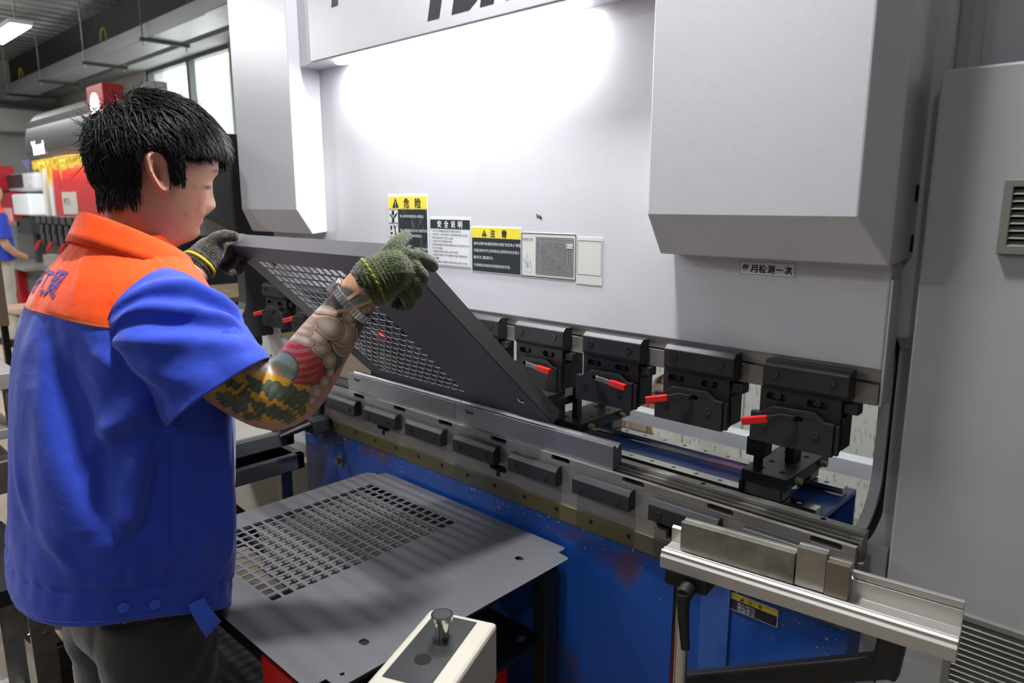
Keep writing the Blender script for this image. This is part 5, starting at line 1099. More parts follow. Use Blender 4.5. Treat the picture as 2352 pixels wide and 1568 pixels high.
def fold(th, z):
    """outward displacement of the shirt cloth; th=0: right side, pi/2: front, -pi/2: back"""
    th = (th + PI) % (2 * PI) - PI
    s, c = math.sin(th), math.cos(th)
    low = max(0.0, min(1.0, (1.36 - z) / 0.10)); d = 0.0
    n1 = noise.noise(Vector((c * 2.0, s * 2.0, z * 1.1 + 4))); n2 = noise.noise(Vector((c * 3.6 + 7, s * 3.6, z * 3.2))); n3 = noise.noise(Vector((c * 9 + z * 8, s * 9, z * 14)))
    d += low * (0.008 * n1 + 0.006 * n2 + 0.0016 * n3) + (1 - low) * 0.0018 * n3
    for (poly, h, w1, w2), zsq in CR_:
        if not (min(zsq) - 0.05 < z < max(zsq) + 0.05): continue
        best = 9; bs = 0; bf = 0; L = len(poly) - 1
        for i in range(L):
            ax, ay = poly[i][0] * 0.21, poly[i][1]; bx, by = poly[i + 1][0] * 0.21, poly[i + 1][1]; px_, py_ = th * 0.21, z
            vx, vy = bx - ax, by - ay; l2 = vx * vx + vy * vy; t = max(0, min(1, ((px_ - ax) * vx + (py_ - ay) * vy) / l2)); ex, ey = px_ - ax - t * vx, py_ - ay - t * vy; dd = math.hypot(ex, ey)
            if dd < best: best = dd; bs = ex * vy - ey * vx; bf = (i + t) / L
        w = w1 if bs > 0 else w2
        if poly[0][1] < poly[-1][1]: w = w1 if bs < 0 else w2
        if best < 3 * w: d += h * math.exp(-(best / w) ** 2) * min(1, 0.35 + 2.5 * bf) * min(1, 0.25 + 3 * (1 - bf))
    if z < 0.87: d += 0.0016 * math.sin(th * 30 + 5 * n1) * max(0, min(1, (0.868 - z) / 0.02)) * max(0, min(1, (z - 0.80) / 0.03)) - 0.0035 * gauss(z - 0.847, 0.004)
    return d * (0.45 if z < 0.81 else (0.6 if z < 0.846 else 1.0))
def hem_shift(y, z):
    t = (y + 0.84) / 0.17; return (0.047 - 0.052 * t - 0.046 * t * t) * max(0, min(1, (1.02 - z) / 0.15))
def shirt_pt(th, z, off=0.0):
    X_, Y_, a, b_ = smooth_interp(TORSO, z)
    c, s = math.cos(th), math.sin(th); p = 2.3; k = (abs(c) ** p + abs(s) ** p) ** (-1 / p)
    d = fold(th, z) + off; x = X_ + (a + d) * c * k; y = Y_ + (b_ + d) * s * k
    tw = (th + PI) % (2 * PI) - PI
    dz = -0.024 * (gauss(tw + 0.25, 0.55) + gauss(abs(tw) - (PI - 0.25), 0.55)) * gauss(z - 1.3475, 0.035)      # the yoke seam dips towards the sleeves
    return (x, y, z + dz + hem_shift(y, z))
zs = list(np.linspace(0.79, 1.345, 104)) + list(np.linspace(1.35, 1.465, 22)); NB = 103
rows = [[shirt_pt(2 * PI * j / NT, z) for j in range(NT)] for z in zs]
# double hem: a lip turned inwards
rows = [[shirt_pt(2 * PI * j / NT, 0.815, -0.008) for j in range(NT)], [shirt_pt(2 * PI * j / NT, 0.791, -0.005) for j in range(NT)]] + rows
sm_ = MB(); sm_.grid(rows, True)
for i in range(len(sm_.f)): sm_.mi[i] = 1 if i // NT >= NB + 2 else 0
shirt = sm_.build('shirt', [BLUEC, ORANGE], man, smooth=2.5, fix=False)
yk = MB(); yk.tube([shirt_pt(2 * PI * j / NT, 1.3475, 0.0008) for j in range(NT + 1)], 0.0012, 6, cap=False); yk.build('yoke_piping', PIPE, shirt, smooth=2.0)
# stitched waistband line
sw_ = MB()
for zz in (0.848, 0.799): sw_.tube([shirt_pt(2 * PI * j / NT, zz, 0.0002) for j in range(NT + 1)], 0.0008, 5, cap=False)
sw_.build('seam', BLUET, shirt, smooth=2.0)
sd = MB(); sd.tube([shirt_pt(-0.06 + 0.10 * (z - 0.8), z, 0.0004) for z in np.linspace(0.85, 1.22, 60)], 0.0012, 5); sd.build('seam', BLUEC, shirt, smooth=2.0)
# folds of a sleeve: along fraction / around angle start, end, angular width, height
SLF = [(0.06, 5.2, 0.55, 3.5, 0.20, 0.011), (0.10, 5.7, 0.68, 4.0, 0.17, 0.011), (0.08, 5.45, 0.60, 3.75, 0.16, -0.008), (0.20, 6.2, 0.80, 4.6, 0.18, 0.010), (0.16, 5.95, 0.72, 4.3, 0.16, -0.009), (0.40, 6.3, 0.92, 5.3, 0.2, 0.008), (0.35, 4.2, 0.85, 3.6, 0.2, -0.007), (0.55, 4.9, 0.97, 4.6, 0.22, 0.007), (0.05, 1.0, 0.6, 1.6, 0.3, -0.008), (0.1, 3.0, 0.7, 2.6, 0.25, 0.006)]
def sleeve(side, name):
    if side > 0: C = [(-1.262, -0.80, 1.352, 0.080, 0.062), (-1.238, -0.785, 1.338, 0.088, 0.072), (-1.212, -0.775, 1.318, 0.092, 0.078), (-1.190, -0.764, 1.292, 0.094, 0.077), (-1.168, -0.753, 1.266, 0.095, 0.075), (-1.150, -0.743, 1.242, 0.096, 0.073), (-1.135, -0.735, 1.2165, 0.0985, 0.072)]; E1 = Vector((0.30, -0.83, -0.46)).normalized()
    else: C = [(-1.53, -0.80, 1.352, 0.078, 0.060), (-1.57, -0.79, 1.335, 0.085, 0.068), (-1.605, -0.775, 1.305, 0.088, 0.07), (-1.635, -0.755, 1.275, 0.09, 0.07), (-1.66, -0.735, 1.245, 0.092, 0.07), (-1.68, -0.72, 1.22, 0.094, 0.07)]; E1 = Vector((-0.30, -0.80, -0.5)).normalized()
    P = np.array(C); t = np.arange(len(P)); n = 80; tt = np.linspace(0, len(P) - 1, n); Q = np.stack([np.interp(tt, t, P[:, k]) for k in range(5)], 1)
    for _ in range(24): Q[1:-1] = (Q[:-2] + 2 * Q[1:-1] + Q[2:]) / 4
    rows = []; M_ = 150
    for i, q in enumerate(Q):
        tan = Vector(Q[min(i + 4, n - 1)][:3]) - Vector(Q[max(i - 4, 0)][:3]); tan.normalize()
        e1 = (E1 - tan * E1.dot(tan)).normalized(); e2 = tan.cross(e1).normalized(); row = []
        f = i / (n - 1)
        for j in range(M_):
            a = 2 * PI * j / M_; p = 2.2; cc, ss = math.cos(a), math.sin(a); k = (abs(cc) ** p + abs(ss) ** p) ** (-1 / p)
            w = noise.noise(Vector((cc * 1.6 + 3 * side, ss * 1.6, f * 2.3))); w2 = noise.noise(Vector((cc * 2.5, ss * 2.5 + 9 * side, f * 6)))
            d = (0.007 * w + 0.004 * w2) * min(1, f * 3) + 0.007 * math.sin(a * 3 + f * 7) * f * (1 - f) * 2
            for (f0, a0, f1, a1, w_, h_) in SLF:
                k2 = (f - f0) / (f1 - f0)
                if -0.15 < k2 < 1.15: d += h_ * gauss((a - (a0 + (a1 - a0) * k2) + PI) % (2 * PI) - PI, w_) * math.sin(PI * min(1, max(0, (k2 + 0.15) / 1.3))) ** 0.8
            v = Vector(q[:3]) + e1 * (q[3] + d) * cc * k + e2 * (q[4] + d) * ss * k + tan * (0.010 * math.cos(a - 0.2) * f)
            row.append(tuple(v))
        rows.append(row)
    # turned-in hem
    cen = np.mean(rows[-1], axis=0); last = np.array(rows[-1]); tv = np.array(Q[-1][:3]) - np.array(Q[-4][:3]); tv /= np.linalg.norm(tv)
    rows.append([tuple(cen + (p - cen) * 0.965 + tv * 0.001) for p in last]); rows.append([tuple(cen + (p - cen) * 0.955 - tv * 0.02) for p in last]); rows.append([tuple(cen + (p - cen) * 0.94 - tv * 0.07) for p in last])
    o = MB().grid(rows, True).build(name, BLUEC, shirt, smooth=2.5, fix=False)
    ln = MB().tube([tuple(Vector(p) + (Vector(p) - Vector(cen)).normalized() * 0.0006) for p in rows[n - 7] + [rows[n - 7][0]]], 0.0008, 5, cap=False)
    return o
sleeve(1, 'sleeve'); sleeve(-1, 'sleeve')
# orange shoulder caps running out over the sleeve head are part of the yoke; collar:
def collar_pt(a, f, out):
    """a: 0 back ... +-pi front; f 0 top edge .. 1 lower outer edge"""
    back = Vector((CX, -0.846, 1.503)); front = Vector((CX, -0.684, 1.418)); mid = (back + front) / 2; ey = (front - back) / 2
    s, c = math.sin(a), math.cos(a)
    p = mid - ey * c + Vector((0.078 * s, 0, 0)) + Vector((0, 0, -0.010 * (1 - c) * 0))
    o = Vector((s, -c * 0.85, 0)).normalized()
    return p + o * out
rows = []
AN = 96; A_ = [(-PI * 0.93) + 2 * PI * 0.93 * j / (AN - 1) for j in range(AN)]
for f, out, dz in ((0, -0.004, -0.052), (0.1, -0.004, -0.02), (0.2, -0.002, 0.0), (0.3, 0.002, 0.003), (0.4, 0.006, -0.001), (0.6, 0.013, -0.016), (0.8, 0.020, -0.031), (1.0, 0.0275, -0.045), (1.0, 0.0255, -0.0465), (0.8, 0.017, -0.032), (0.4, 0.002, -0.006)):
    row = []
    for a in A_:
        wv = 0.003 * noise.noise(Vector((math.cos(a) * 3, math.sin(a) * 3, f * 2))) * f
        ln = 1.0 + 0.25 * max(0, (abs(a) - 2.2)) * f * (1 if dz < 0 else 0)
        p = collar_pt(a, f, out * (1.0 if abs(a) < 2.4 else 1.0) + wv) + Vector((0, 0, dz * ln)); row.append(tuple(p))
    rows.append(row)
MB().grid(rows).build('collar', ORANGE, shirt, smooth=2.0, fix=False)
# yoke lettering on the back
def back_pt(x, z):
    # find th on the back side with the given x
    lo, hi = -PI, 0.0
    for _ in range(30):
        m_ = (lo + hi) / 2
        if shirt_pt(m_, z)[0] < x: lo = m_
        else: hi = m_
    return shirt_pt((lo + hi) / 2, z, 0.0012)
lt = letters('back_lettering', mat('letter_violet', rgb(88, 62, 150), 0.7), shirt, '振拓工贸', 0.043, lambda x, y: back_pt(-1.505 + x, 1.378 + y - 0.002), bold=0.001, fitw=0.175)
# buttons and loose tab on the waistband
def on_shirt(th, z, off):
    p = Vector(shirt_pt(th, z, off)); q = Vector(shirt_pt(th + 0.02, z, off)); r = Vector(shirt_pt(th, z + 0.01, off)); n = (q - p).cross(r - p).normalized()
    return p, n
def find_th(y, z, lo=-PI / 2, hi=PI / 2):
    for _ in range(30):
        m_ = (lo + hi) / 2
        if shirt_pt(m_, z)[1] < y: lo = m_
        else: hi = m_
    return (lo + hi) / 2
for y_ in (-0.905, -0.862):
    th = find_th(y_, 0.818); p, n = on_shirt(th, 0.818, 0.001)
    bt = MB().cyl(p - n * 0.0005, p + n * 0.0028, 0.0085, 20).build('button', BLUET, shirt, 0.0008, smooth=0.6)
    e = n.orthogonal().normalized(); g = n.cross(e); hb = MB()
    for sx, sy in ((1, 1), (1, -1), (-1, 1), (-1, -1)): q = p + n * 0.0028 + e * sx * 0.0017 + g * sy * 0.0017; hb.cyl(q, q + n * 0.0003, 0.0008, 6)
    hb.build('button_hole', BLUEC, bt)
th = find_th(-0.80, 0.81); p, n = on_shirt(th, 0.818, 0.001); up = Vector((0, 0, 1)); side = up.cross(n).normalized()
rows = []
for f in np.linspace(0, 1, 14):
    c_ = p + n * (0.004 + 0.012 * math.sin(f * 2.6)) - up * (0.060 * f) + side * (0.012 * f + 0.012 * f * f); w_ = 0.0135 + 0.0035 * f
    tl = (side * math.cos(0.5 * f) + up * math.sin(0.55 * f)).normalized()
    rows.append([tuple(c_ - tl * w_), tuple(c_ - tl * w_ + n * 0.0025), tuple(c_ + tl * w_ + n * 0.0025), tuple(c_ + tl * w_)])
m = MB(); m.grid(rows, True); k = len(m.v); m.f += [(k - 4, k - 3, k - 2, k - 1), (3, 2, 1, 0)]; m.mi += [0, 0]
m.build('tab', BLUET, shirt, smooth=0.6)
# ---------------------------------------------------------------- trousers and shoes
tr_ = MB()
closed(tr_, oval_rows([(0.70, -1.40, -0.82, 0.195, 0.098), (0.76, -1.40, -0.82, 0.20, 0.102), (0.84, -1.40, -0.82, 0.195, 0.106), (0.92, -1.40, -0.815, 0.185, 0.11)]))
for lx in LEGX:
    tr_.tube([(lx, -0.82, 0.80), (lx, -0.822, 0.70), (lx, -0.815, 0.60), (lx, -0.808, 0.48), (lx, -0.82, 0.30), (lx, -0.84, 0.14), (lx, -0.84, 0.07)], [0.098, 0.100, 0.096, 0.088, 0.083, 0.081, 0.08], 32)
tme = remesh(tr_, 0.0075, 'trousers', 8)
V2 = co_of(tme); N2 = no_of(tme)
dsp = np.array([0.009 * noise.noise(Vector((p[0] * 7 + p[2] * 5, p[1] * 7 - p[2] * 6, p[2] * 6))) + 0.006 * noise.noise(Vector((p[0] * 14, p[1] * 14 - p[2] * 16, p[2] * 12))) for p in V2]); set_co(tme, V2 + N2 * dsp[:, None])
link_mesh('trousers', tme, man, mat('black_trousers', rgb(27, 29, 31), 0.7, bump=0.4, bscale=60, bdist=0.003, sheen=0.3))
for lx in LEGX:
    rows = []
    for (y_, w, h, zc) in ((-0.93, 0.02, 0.03, 0.035), (-0.915, 0.036, 0.05, 0.05), (-0.87, 0.042, 0.055, 0.055), (-0.82, 0.042, 0.045, 0.045), (-0.77, 0.048, 0.034, 0.034), (-0.73, 0.046, 0.026, 0.026), (-0.71, 0.03, 0.018, 0.018), (-0.705, 0.01, 0.01, 0.014)):
        rows.append([(lx + w * math.cos(a), y_, max(0.0, zc + h * math.sin(a))) for a in np.linspace(0, 2 * PI, 21)[:-1]])
    MB().grid(rows, True).build('shoe', BLACK, man, smooth=1.2)
# ---------------------------------------------------------------- gloves
GLOVE = bpy.data.materials.new('knit_glove'); GLOVE.use_nodes = True
def knit(m, c1, c2, c3):
    nt = m.node_tree; N = nt.nodes; L = nt.links; b = N['Principled BSDF']; b.inputs['Roughness'].default_value = 0.95; b.inputs['Sheen Weight'].default_value = 0.4; b.inputs['Specular IOR Level'].default_value = 0.15
    tc = N.new('ShaderNodeTexCoord'); v = N.new('ShaderNodeTexVoronoi'); v.inputs['Scale'].default_value = 330; L.new(tc.outputs['Object'], v.inputs['Vector'])
    n = N.new('ShaderNodeTexNoise'); n.inputs['Scale'].default_value = 38; n.inputs['Detail'].default_value = 6; L.new(tc.outputs['Object'], n.inputs['Vector'])
    n2 = N.new('ShaderNodeTexNoise'); n2.inputs['Scale'].default_value = 260; n2.inputs['Detail'].default_value = 3; L.new(tc.outputs['Object'], n2.inputs['Vector'])
    r1 = N.new('ShaderNodeMapRange'); r1.inputs['From Min'].default_value = 0.4; r1.inputs['From Max'].default_value = 0.68; L.new(n.outputs['Fac'], r1.inputs['Value'])
    r2 = N.new('ShaderNodeMapRange'); r2.inputs['From Min'].default_value = 0.48; r2.inputs['From Max'].default_value = 0.66; L.new(n2.outputs['Fac'], r2.inputs['Value'])
    a = N.new('ShaderNodeMix'); a.data_type = 'RGBA'; a.inputs['A'].default_value = c1; a.inputs['B'].default_value = c2; L.new(r1.outputs[0], a.inputs['Factor'])
    c = N.new('ShaderNodeMix'); c.data_type = 'RGBA'; c.inputs['B'].default_value = c3; L.new(a.outputs['Result'], c.inputs['A'])
    mm = N.new('ShaderNodeMath'); mm.operation = 'MULTIPLY'; mm.inputs[1].default_value = 0.6; L.new(r2.outputs[0], mm.inputs[0]); L.new(mm.outputs[0], c.inputs['Factor']); L.new(c.outputs['Result'], b.inputs['Base Color'])
    bp = N.new('ShaderNodeBump'); bp.inputs['Strength'].default_value = 0.9; bp.inputs['Distance'].default_value = 0.0022; bp.invert = True; L.new(v.outputs['Distance'], bp.inputs['Height']); L.new(bp.outputs[0], b.inputs['Normal'])
knit(GLOVE, rgb(36, 40, 25), rgb(62, 68, 40), rgb(104, 120, 56))
GLOVED = bpy.data.materials.new('knit_glove_dark'); GLOVED.use_nodes = True; knit(GLOVED, rgb(30, 28, 22), rgb(62, 58, 44), rgb(118, 112, 88))
def chain(mb, pts, rads, n=16):
    P = np.array([list(p) + [r] for p, r in zip(pts, rads)]); t = np.arange(len(P)); tt = np.linspace(0, len(P) - 1, 6 * len(P)); Q = np.stack([np.interp(tt, t, P[:, k]) for k in range(4)], 1)
    for _ in range(3): Q[1:-1] = (Q[:-2] + 2 * Q[1:-1] + Q[2:]) / 4
    mb.tube([q[:3] for q in Q], [q[3] for q in Q], n)
    for e in (0, -1): # round ends
        c = Q[e]; r = c[3]; rows = [[(c[0] + r * math.sin(a) * math.cos(b), c[1] + r * math.sin(a) * math.sin(b), c[2] + r * math.cos(a)) for b in np.linspace(0, 2 * PI, 15)[:-1]] for a in np.linspace(0.02, PI - 0.02, 9)]
        closed(mb, rows)
def glove(name, wrist, wr_r, knuckles, fingers, thumb, m, rim, palm_pts=()):
    g = MB(); w = Vector(wrist[0]); w2 = Vector(wrist[1])
    for k, r in knuckles: chain(g, [w, (w + w2) / 2 + (Vector(k) - w2) * 0.2, w2 + (Vector(k) - w2) * 0.35, Vector(k)], [wr_r * 0.80, wr_r * 0.70, r * 1.25, r], 16)
    chain(g, [w, w2], [wr_r, wr_r * 0.95], 24)
    for p, r in palm_pts: chain(g, [w2, Vector(p)], [wr_r * 0.7, r])
    for pts, rads in fingers: chain(g, pts, rads)
    chain(g, thumb[0], thumb[1])
    me = remesh(g, 0.0022, name, 6, 0.5)
    V = co_of(me); N_ = no_of(me)
    ax = (w2 - w).normalized(); ax_ = np.array(ax); t = (V - np.array(w)) @ ax_
    d = 0.0009 * np.sin(t * 900) * (t < 0.035) + np.where(t < 0.012, 0.0016, 0)
    set_co(me, V + N_ * d[:, None])
    o = link_mesh(name, me, man, m)
    return o
WR = ((-1.018, -0.508, 1.388), (-1.004, -0.480, 1.403))
KN = [((-0.996, -0.455, 1.428), 0.0165), ((-0.988, -0.447, 1.407), 0.0175), ((-0.988, -0.450, 1.386), 0.017), ((-0.992, -0.460, 1.366), 0.0155)]
FI = [([(-0.996, -0.455, 1.428), (-0.992, -0.425, 1.424), (-0.999, -0.400, 1.415), (-1.008, -0.384, 1.406)], [0.0155, 0.0140, 0.0130, 0.0118]),
      ([(-0.988, -0.447, 1.407), (-0.985, -0.430, 1.392), (-1.000, -0.424, 1.375), (-1.024, -0.436, 1.371)], [0.0165, 0.0148, 0.0134, 0.012]),
      ([(-0.988, -0.450, 1.386), (-0.988, -0.437, 1.367), (-1.006, -0.435, 1.353), (-1.026, -0.446, 1.350)], [0.0160, 0.0145, 0.0132, 0.0118]),
      ([(-0.992, -0.460, 1.366), (-0.996, -0.447, 1.350), (-1.012, -0.442, 1.342), (-1.028, -0.452, 1.342)], [0.0150, 0.0138, 0.0126, 0.0115])]
THB = ([(-1.012, -0.492, 1.410), (-1.012, -0.473, 1.437), (-1.022, -0.448, 1.452), (-1.034, -0.424, 1.459)], [0.022, 0.0175, 0.0152, 0.0128])
gr = glove('work_glove', WR, 0.041, KN, FI, THB, GLOVE, None, [((-1.0, -0.462, 1.40), 0.03)])
tag(gr, 'moss green knitted glove on the near hand')
rim = MB(); axw = (Vector(WR[1]) - Vector(WR[0])).normalized(); e1 = axw.orthogonal().normalized(); e2 = axw.cross(e1)
rim.tube([tuple(Vector(WR[0]) - axw * 0.001 + (e1 * math.cos(a) + e2 * math.sin(a)) * (0.0405 + 0.0015 * math.sin(a * 21))) for a in np.linspace(0, 2 * PI, 85)], 0.0030, 7, cap=False)
rim.build('glove_rim', mat('rim_lime', rgb(146, 150, 44), 0.9, vary=0.9, vscale=160, vcol=rgb(70, 80, 40)), gr, smooth=2.0)
WL = ((-1.735, -0.502, 1.375), (-1.742, -0.47, 1.402))
KNL = [((-1.748, -0.432, 1.430), 0.0165), ((-1.760, -0.43, 1.412), 0.0165), ((-1.766, -0.435, 1.394), 0.016), ((-1.766, -0.445, 1.376), 0.015)]
FL_ = [([(-1.748, -0.432, 1.430), (-1.745, -0.408, 1.432), (-1.735, -0.386, 1.432)], [0.016, 0.0145, 0.0125]),
       ([(-1.760, -0.43, 1.412), (-1.758, -0.405, 1.400), (-1.740, -0.392, 1.384), (-1.716, -0.402, 1.372)], [0.0165, 0.015, 0.0138, 0.0125]),
       ([(-1.766, -0.435, 1.394), (-1.762, -0.412, 1.380), (-1.742, -0.402, 1.364), (-1.712, -0.415, 1.358)], [0.016, 0.0148, 0.0135, 0.0125]),
       ([(-1.766, -0.445, 1.376), (-1.76, -0.425, 1.360), (-1.738, -0.418, 1.350), (-1.708, -0.43, 1.348)], [0.015, 0.0138, 0.0126, 0.0115])]
THL = ([(-1.738, -0.478, 1.412), (-1.722, -0.462, 1.434), (-1.706, -0.445, 1.442), (-1.690, -0.432, 1.440)], [0.021, 0.018, 0.0155, 0.013])
gl_ = glove('work_glove', WL, 0.040, KNL, FL_, THL, GLOVED, None, [((-1.752, -0.44, 1.405), 0.03)])
tag(gl_, 'dark soiled knitted glove with yellow rim on the far hand')
rim = MB(); axw = (Vector(WL[1]) - Vector(WL[0])).normalized(); e1 = axw.orthogonal().normalized(); e2 = axw.cross(e1)
rim.tube([tuple(Vector(WL[0]) - axw * 0.001 + (e1 * math.cos(a) + e2 * math.sin(a)) * 0.0405) for a in np.linspace(0, 2 * PI, 61)], 0.0040, 8, cap=False)
rim.build('glove_rim', mat('rim_yellow', rgb(226, 186, 22), 0.85), gl_, smooth=2.0)
# ---------------------------------------------------------------- watch on the right wrist
wc = Vector((-1.043, -0.538, 1.350)); wa = (Vector((-1.012, -0.498, 1.395)) - Vector((-1.06, -0.553, 1.318))).normalized()
wa = (wa + Vector((0.10, 0.10, 0.0))).normalized()
e1 = wa.cross(Vector((1, 0, 0))).normalized(); e2 = wa.cross(e1).normalized()
WAT = mat('watch_steel', rgb(222, 220, 214), 0.22, metal=0.9)
wt_ = MB(); NL = 40
for k in range(NL):
    a = 2 * PI * k / NL; r_ = 0.0405; d_ = (e1 * math.cos(a) + e2 * math.sin(a)); tn = (-e1 * math.sin(a) + e2 * math.cos(a))
    wt_.obox(wc + d_ * r_, tn * (PI * r_ / NL * 0.86), d_ * 0.0016, wa * 0.0072)
wat = wt_.build('wristwatch', WAT, man, 0.0006)
# watch head on the outer back of the wrist, beside the glove
hd = -e1 if (-e1).z > 0 else e1; hd = (hd * 0.8 + Vector((-0.2, 0.1, 0.2))).normalized(); hd = (hd - wa * hd.dot(wa)).normalized()
MB().cyl(wc + hd * 0.040, wc + hd * 0.047, 0.0145, 24).build('watch_case', WAT, wat, 0.001, smooth=0.6)
# forearm mark on the far arm (a small dark tattooed figure)
# ---------------------------------------------------------------- hair
HC = Vector((CX, -0.713, 1.590)); HR = Vector((0.0850, 0.1050, 0.1010))
def on_skull(d, off=0.0):
    d = d.normalized(); r = 1 / math.sqrt((d.x / (HR.x + off)) ** 2 + (d.y / (HR.y + off)) ** 2 + (d.z / (HR.z + off)) ** 2); return HC + d * r
def in_hair(p):
    dxr = abs(p.x - CX); y, z = p.y, p.z
    if z > 1.628: return True
    if y > -0.655: return z > 1.606                       # forehead line
    if y > -0.705: return z > 1.594                       # temple
    if y > -0.735: return z > 1.560                       # sideburn
    if y > -0.772: return z > 1.611                       # over the ear
    return z > 1.524
def hair_floor(p):
    y = p.y; sidey = abs(p.x - CX) > 0.055
    if y > -0.650: return 1.566 if p.x < CX + 0.022 else 1.590
    if y > -0.707: return 1.592
    if not sidey: return 1.516
    if y > -0.737: return 1.547
    if y > -0.774: return 1.602
    return 1.517
HAIRM = bpy.data.materials.new('black_hair'); HAIRM.use_nodes = True
b_ = HAIRM.node_tree.nodes['Principled BSDF']; b_.inputs['Base Color'].default_value = rgb(16, 15, 16); b_.inputs['Roughness'].default_value = 0.42; b_.inputs['Specular IOR Level'].default_value = 0.32
# scalp shell
cap = MB(); tris = []
nu, nv = 72, 48
pts = {}
for i in range(nv + 1):
    th = PI * i / nv
    for j in range(nu):
        ph = 2 * PI * j / nu; d = Vector((math.sin(th) * math.cos(ph), math.sin(th) * math.sin(ph), math.cos(th))); pts[i, j] = on_skull(d, 0.003)
vs = [pts[i, j] for i in range(nv + 1) for j in range(nu)]; fs = []
for i in range(nv):
    for j in range(nu):
        q = [(i, j), (i, (j + 1) % nu), (i + 1, (j + 1) % nu), (i + 1, j)]
        if all(in_hair(pts[k]) for k in q): fs.append(tuple(a * nu + c for a, c in q))
cap.add(vs, fs)
hair = cap.build('hair', HAIRM, man, smooth=2.0, fix=False)
lock = MB()
whorl = Vector((CX - 0.01, -0.775, 1.692))
def strand(root, steps, L_, h0, flow, r0, curl=0.0, grav=0.4, flick=0.0):
    p = root.copy(); pts = [p - (p - HC).normalized() * 0.004]; d = flow.copy(); off0 = (p - on_skull(p - HC)).length
    sd = rng.normal(size=3) * curl; floor_j = abs(rng.normal()) * 0.009
    for s in range(steps):
        f = (s + 1) / steps; n = (p - HC).normalized()
        d = (d + Vector((0, 0, -grav * (1 / steps))) + Vector(sd) / steps).normalized()
        t_ = d - n * d.dot(n) * (0.9 if f < 0.7 or flick <= 0 else 0.2)
        t_ = (t_.normalized() + n * (flick * max(0, f - 0.45))).normalized()
        p = p + t_ * (L_ / steps)
        # keep a growing layer above the skull
        q = on_skull(p - HC); hgt = 0.004 + h0 * math.sin(min(1, f * 1.35) * PI * 0.62)
        if (p - HC).length < (q - HC).length + hgt and p.z > 1.535:
            p = q + (p - HC).normalized() * hgt
        if f > 0.25 and p.z < hair_floor(p) + floor_j: break
        pts.append(p.copy())
    m_ = len(pts); lock.tube(pts, [r0 * (1.0 - 0.15 * k / m_) * (1 if k < m_ * 0.6 else max(0.10, 1 - (k - m_ * 0.6) / (m_ * 0.4))) for k in range(m_)], 4, cap=False)
cnt = 0
while cnt < 6500:
    d = Vector(rng.normal(size=3)).normalized(); p = on_skull(d, 0.003)
    if not in_hair(p): continue
    cnt += 1
    n = (p - HC).normalized(); w = (p - whorl); fl = w - n * w.dot(n); 
    if fl.length < 0.012: fl = Vector(rng.normal(size=3))
    fl.normalize()
    front = max(0, min(1, (p.y + 0.74) / 0.10)); top = max(0, min(1, (p.z - 1.62) / 0.06)); back = 1 - front
    fl = (fl + Vector((0.15 * (1 if p.x > CX else -1) * (1 - top), 0.75 * top * front + 0.35 * front, -0.55 * (1 - top))) + Vector(rng.normal(size=3)) * 0.22).normalized()
    if top > 0.3: L_ = 0.055 + 0.035 * front + 0.015 * rng.random()
    elif p.z > 1.585: L_ = 0.038 + 0.012 * rng.random()
    else: L_ = 0.022 + 0.012 * rng.random()
    if p.y > -0.665 and p.z < 1.66: L_ = min(L_, 0.048 + 0.010 * rng.random())
    hh = 0.004 + 0.012 * top * rng.uniform(0.4, 1.2) + 0.003 * back * rng.random() + (0.003 if p.z > 1.58 else -0.001)
    strand(p, 9, L_, hh, fl, rng.uniform(0.0005, 0.0012), 0.5, 0.55 if front > 0.5 else 0.35)
# fringe locks over the forehead and loose flicks at the crown and nape
for k in range(150):
    x = CX + rng.uniform(-0.072, 0.078); p = on_skull(Vector((x - CX, 0.075 + rng.uniform(-0.02, 0.012), 0.052 + rng.uniform(-0.012, 0.02))), 0.006)
    strand(p, 10, rng.uniform(0.055, 0.085), rng.uniform(0.010, 0.017), Vector((0.25 * rng.normal(), 0.75, -0.35)).normalized(), rng.uniform(0.0011, 0.0021), 0.35, 1.25)
for k in range(90):
    x = CX + rng.uniform(-0.06, 0.06); p = on_skull(Vector((x - CX, -0.07 + rng.uniform(-0.03, 0.05), 0.06 + rng.uniform(-0.03, 0.03))), 0.006)
    strand(p, 10, rng.uniform(0.05, 0.085), 0.012, Vector((0.4 * rng.normal(), -0.7, 0.35 * rng.normal() + 0.1)).normalized(), rng.uniform(0.0005, 0.0011), 0.9, 0.1, flick=1.0)
for k in range(40):
    x = CX + rng.uniform(-0.03, 0.07); p = on_skull(Vector((x - CX, 0.0 + rng.uniform(-0.05, 0.05), 0.10)), 0.01)
    strand(p, 10, rng.uniform(0.05, 0.08), 0.020, Vector((0.3 * rng.normal(), -0.3 + 0.5 * rng.normal(), 0.3)).normalized(), rng.uniform(0.0004, 0.0007), 1.2, 0.5, flick=0.3)
for k in range(700):   # sideburns and the clipped nape
    if k % 2: p = Vector((CX + (1 if k % 4 == 1 else -1) * 0.0785, -0.720 + rng.uniform(-0.014, 0.016), rng.uniform(1.562, 1.605))); fl = Vector((0, -0.1, -1))
    else:
        a = rng.uniform(-1.05, 1.05); p = Vector((CX + 0.077 * math.sin(a), -0.735 - 0.080 * math.cos(a), rng.uniform(1.520, 1.56))); fl = Vector((0, 0.05, -1))
    pts = [p + Vector((0, 0, 0)) + fl * (0.020 * s) + (p - Vector((CX, -0.73, p.z))).normalized() * (0.0015 + 0.003 * math.sin(s * 2)) + Vector(rng.normal(size=3)) * 0.0006 for s in (0, 0.33, 0.66, 1.0)]
    lock.tube(pts, [0.0011, 0.0012, 0.0009, 0.0002], 4, cap=False)
lk = lock.build('hair_locks', HAIRM, hair, smooth=2.0, fix=False); lk['kind'] = 'stuff'
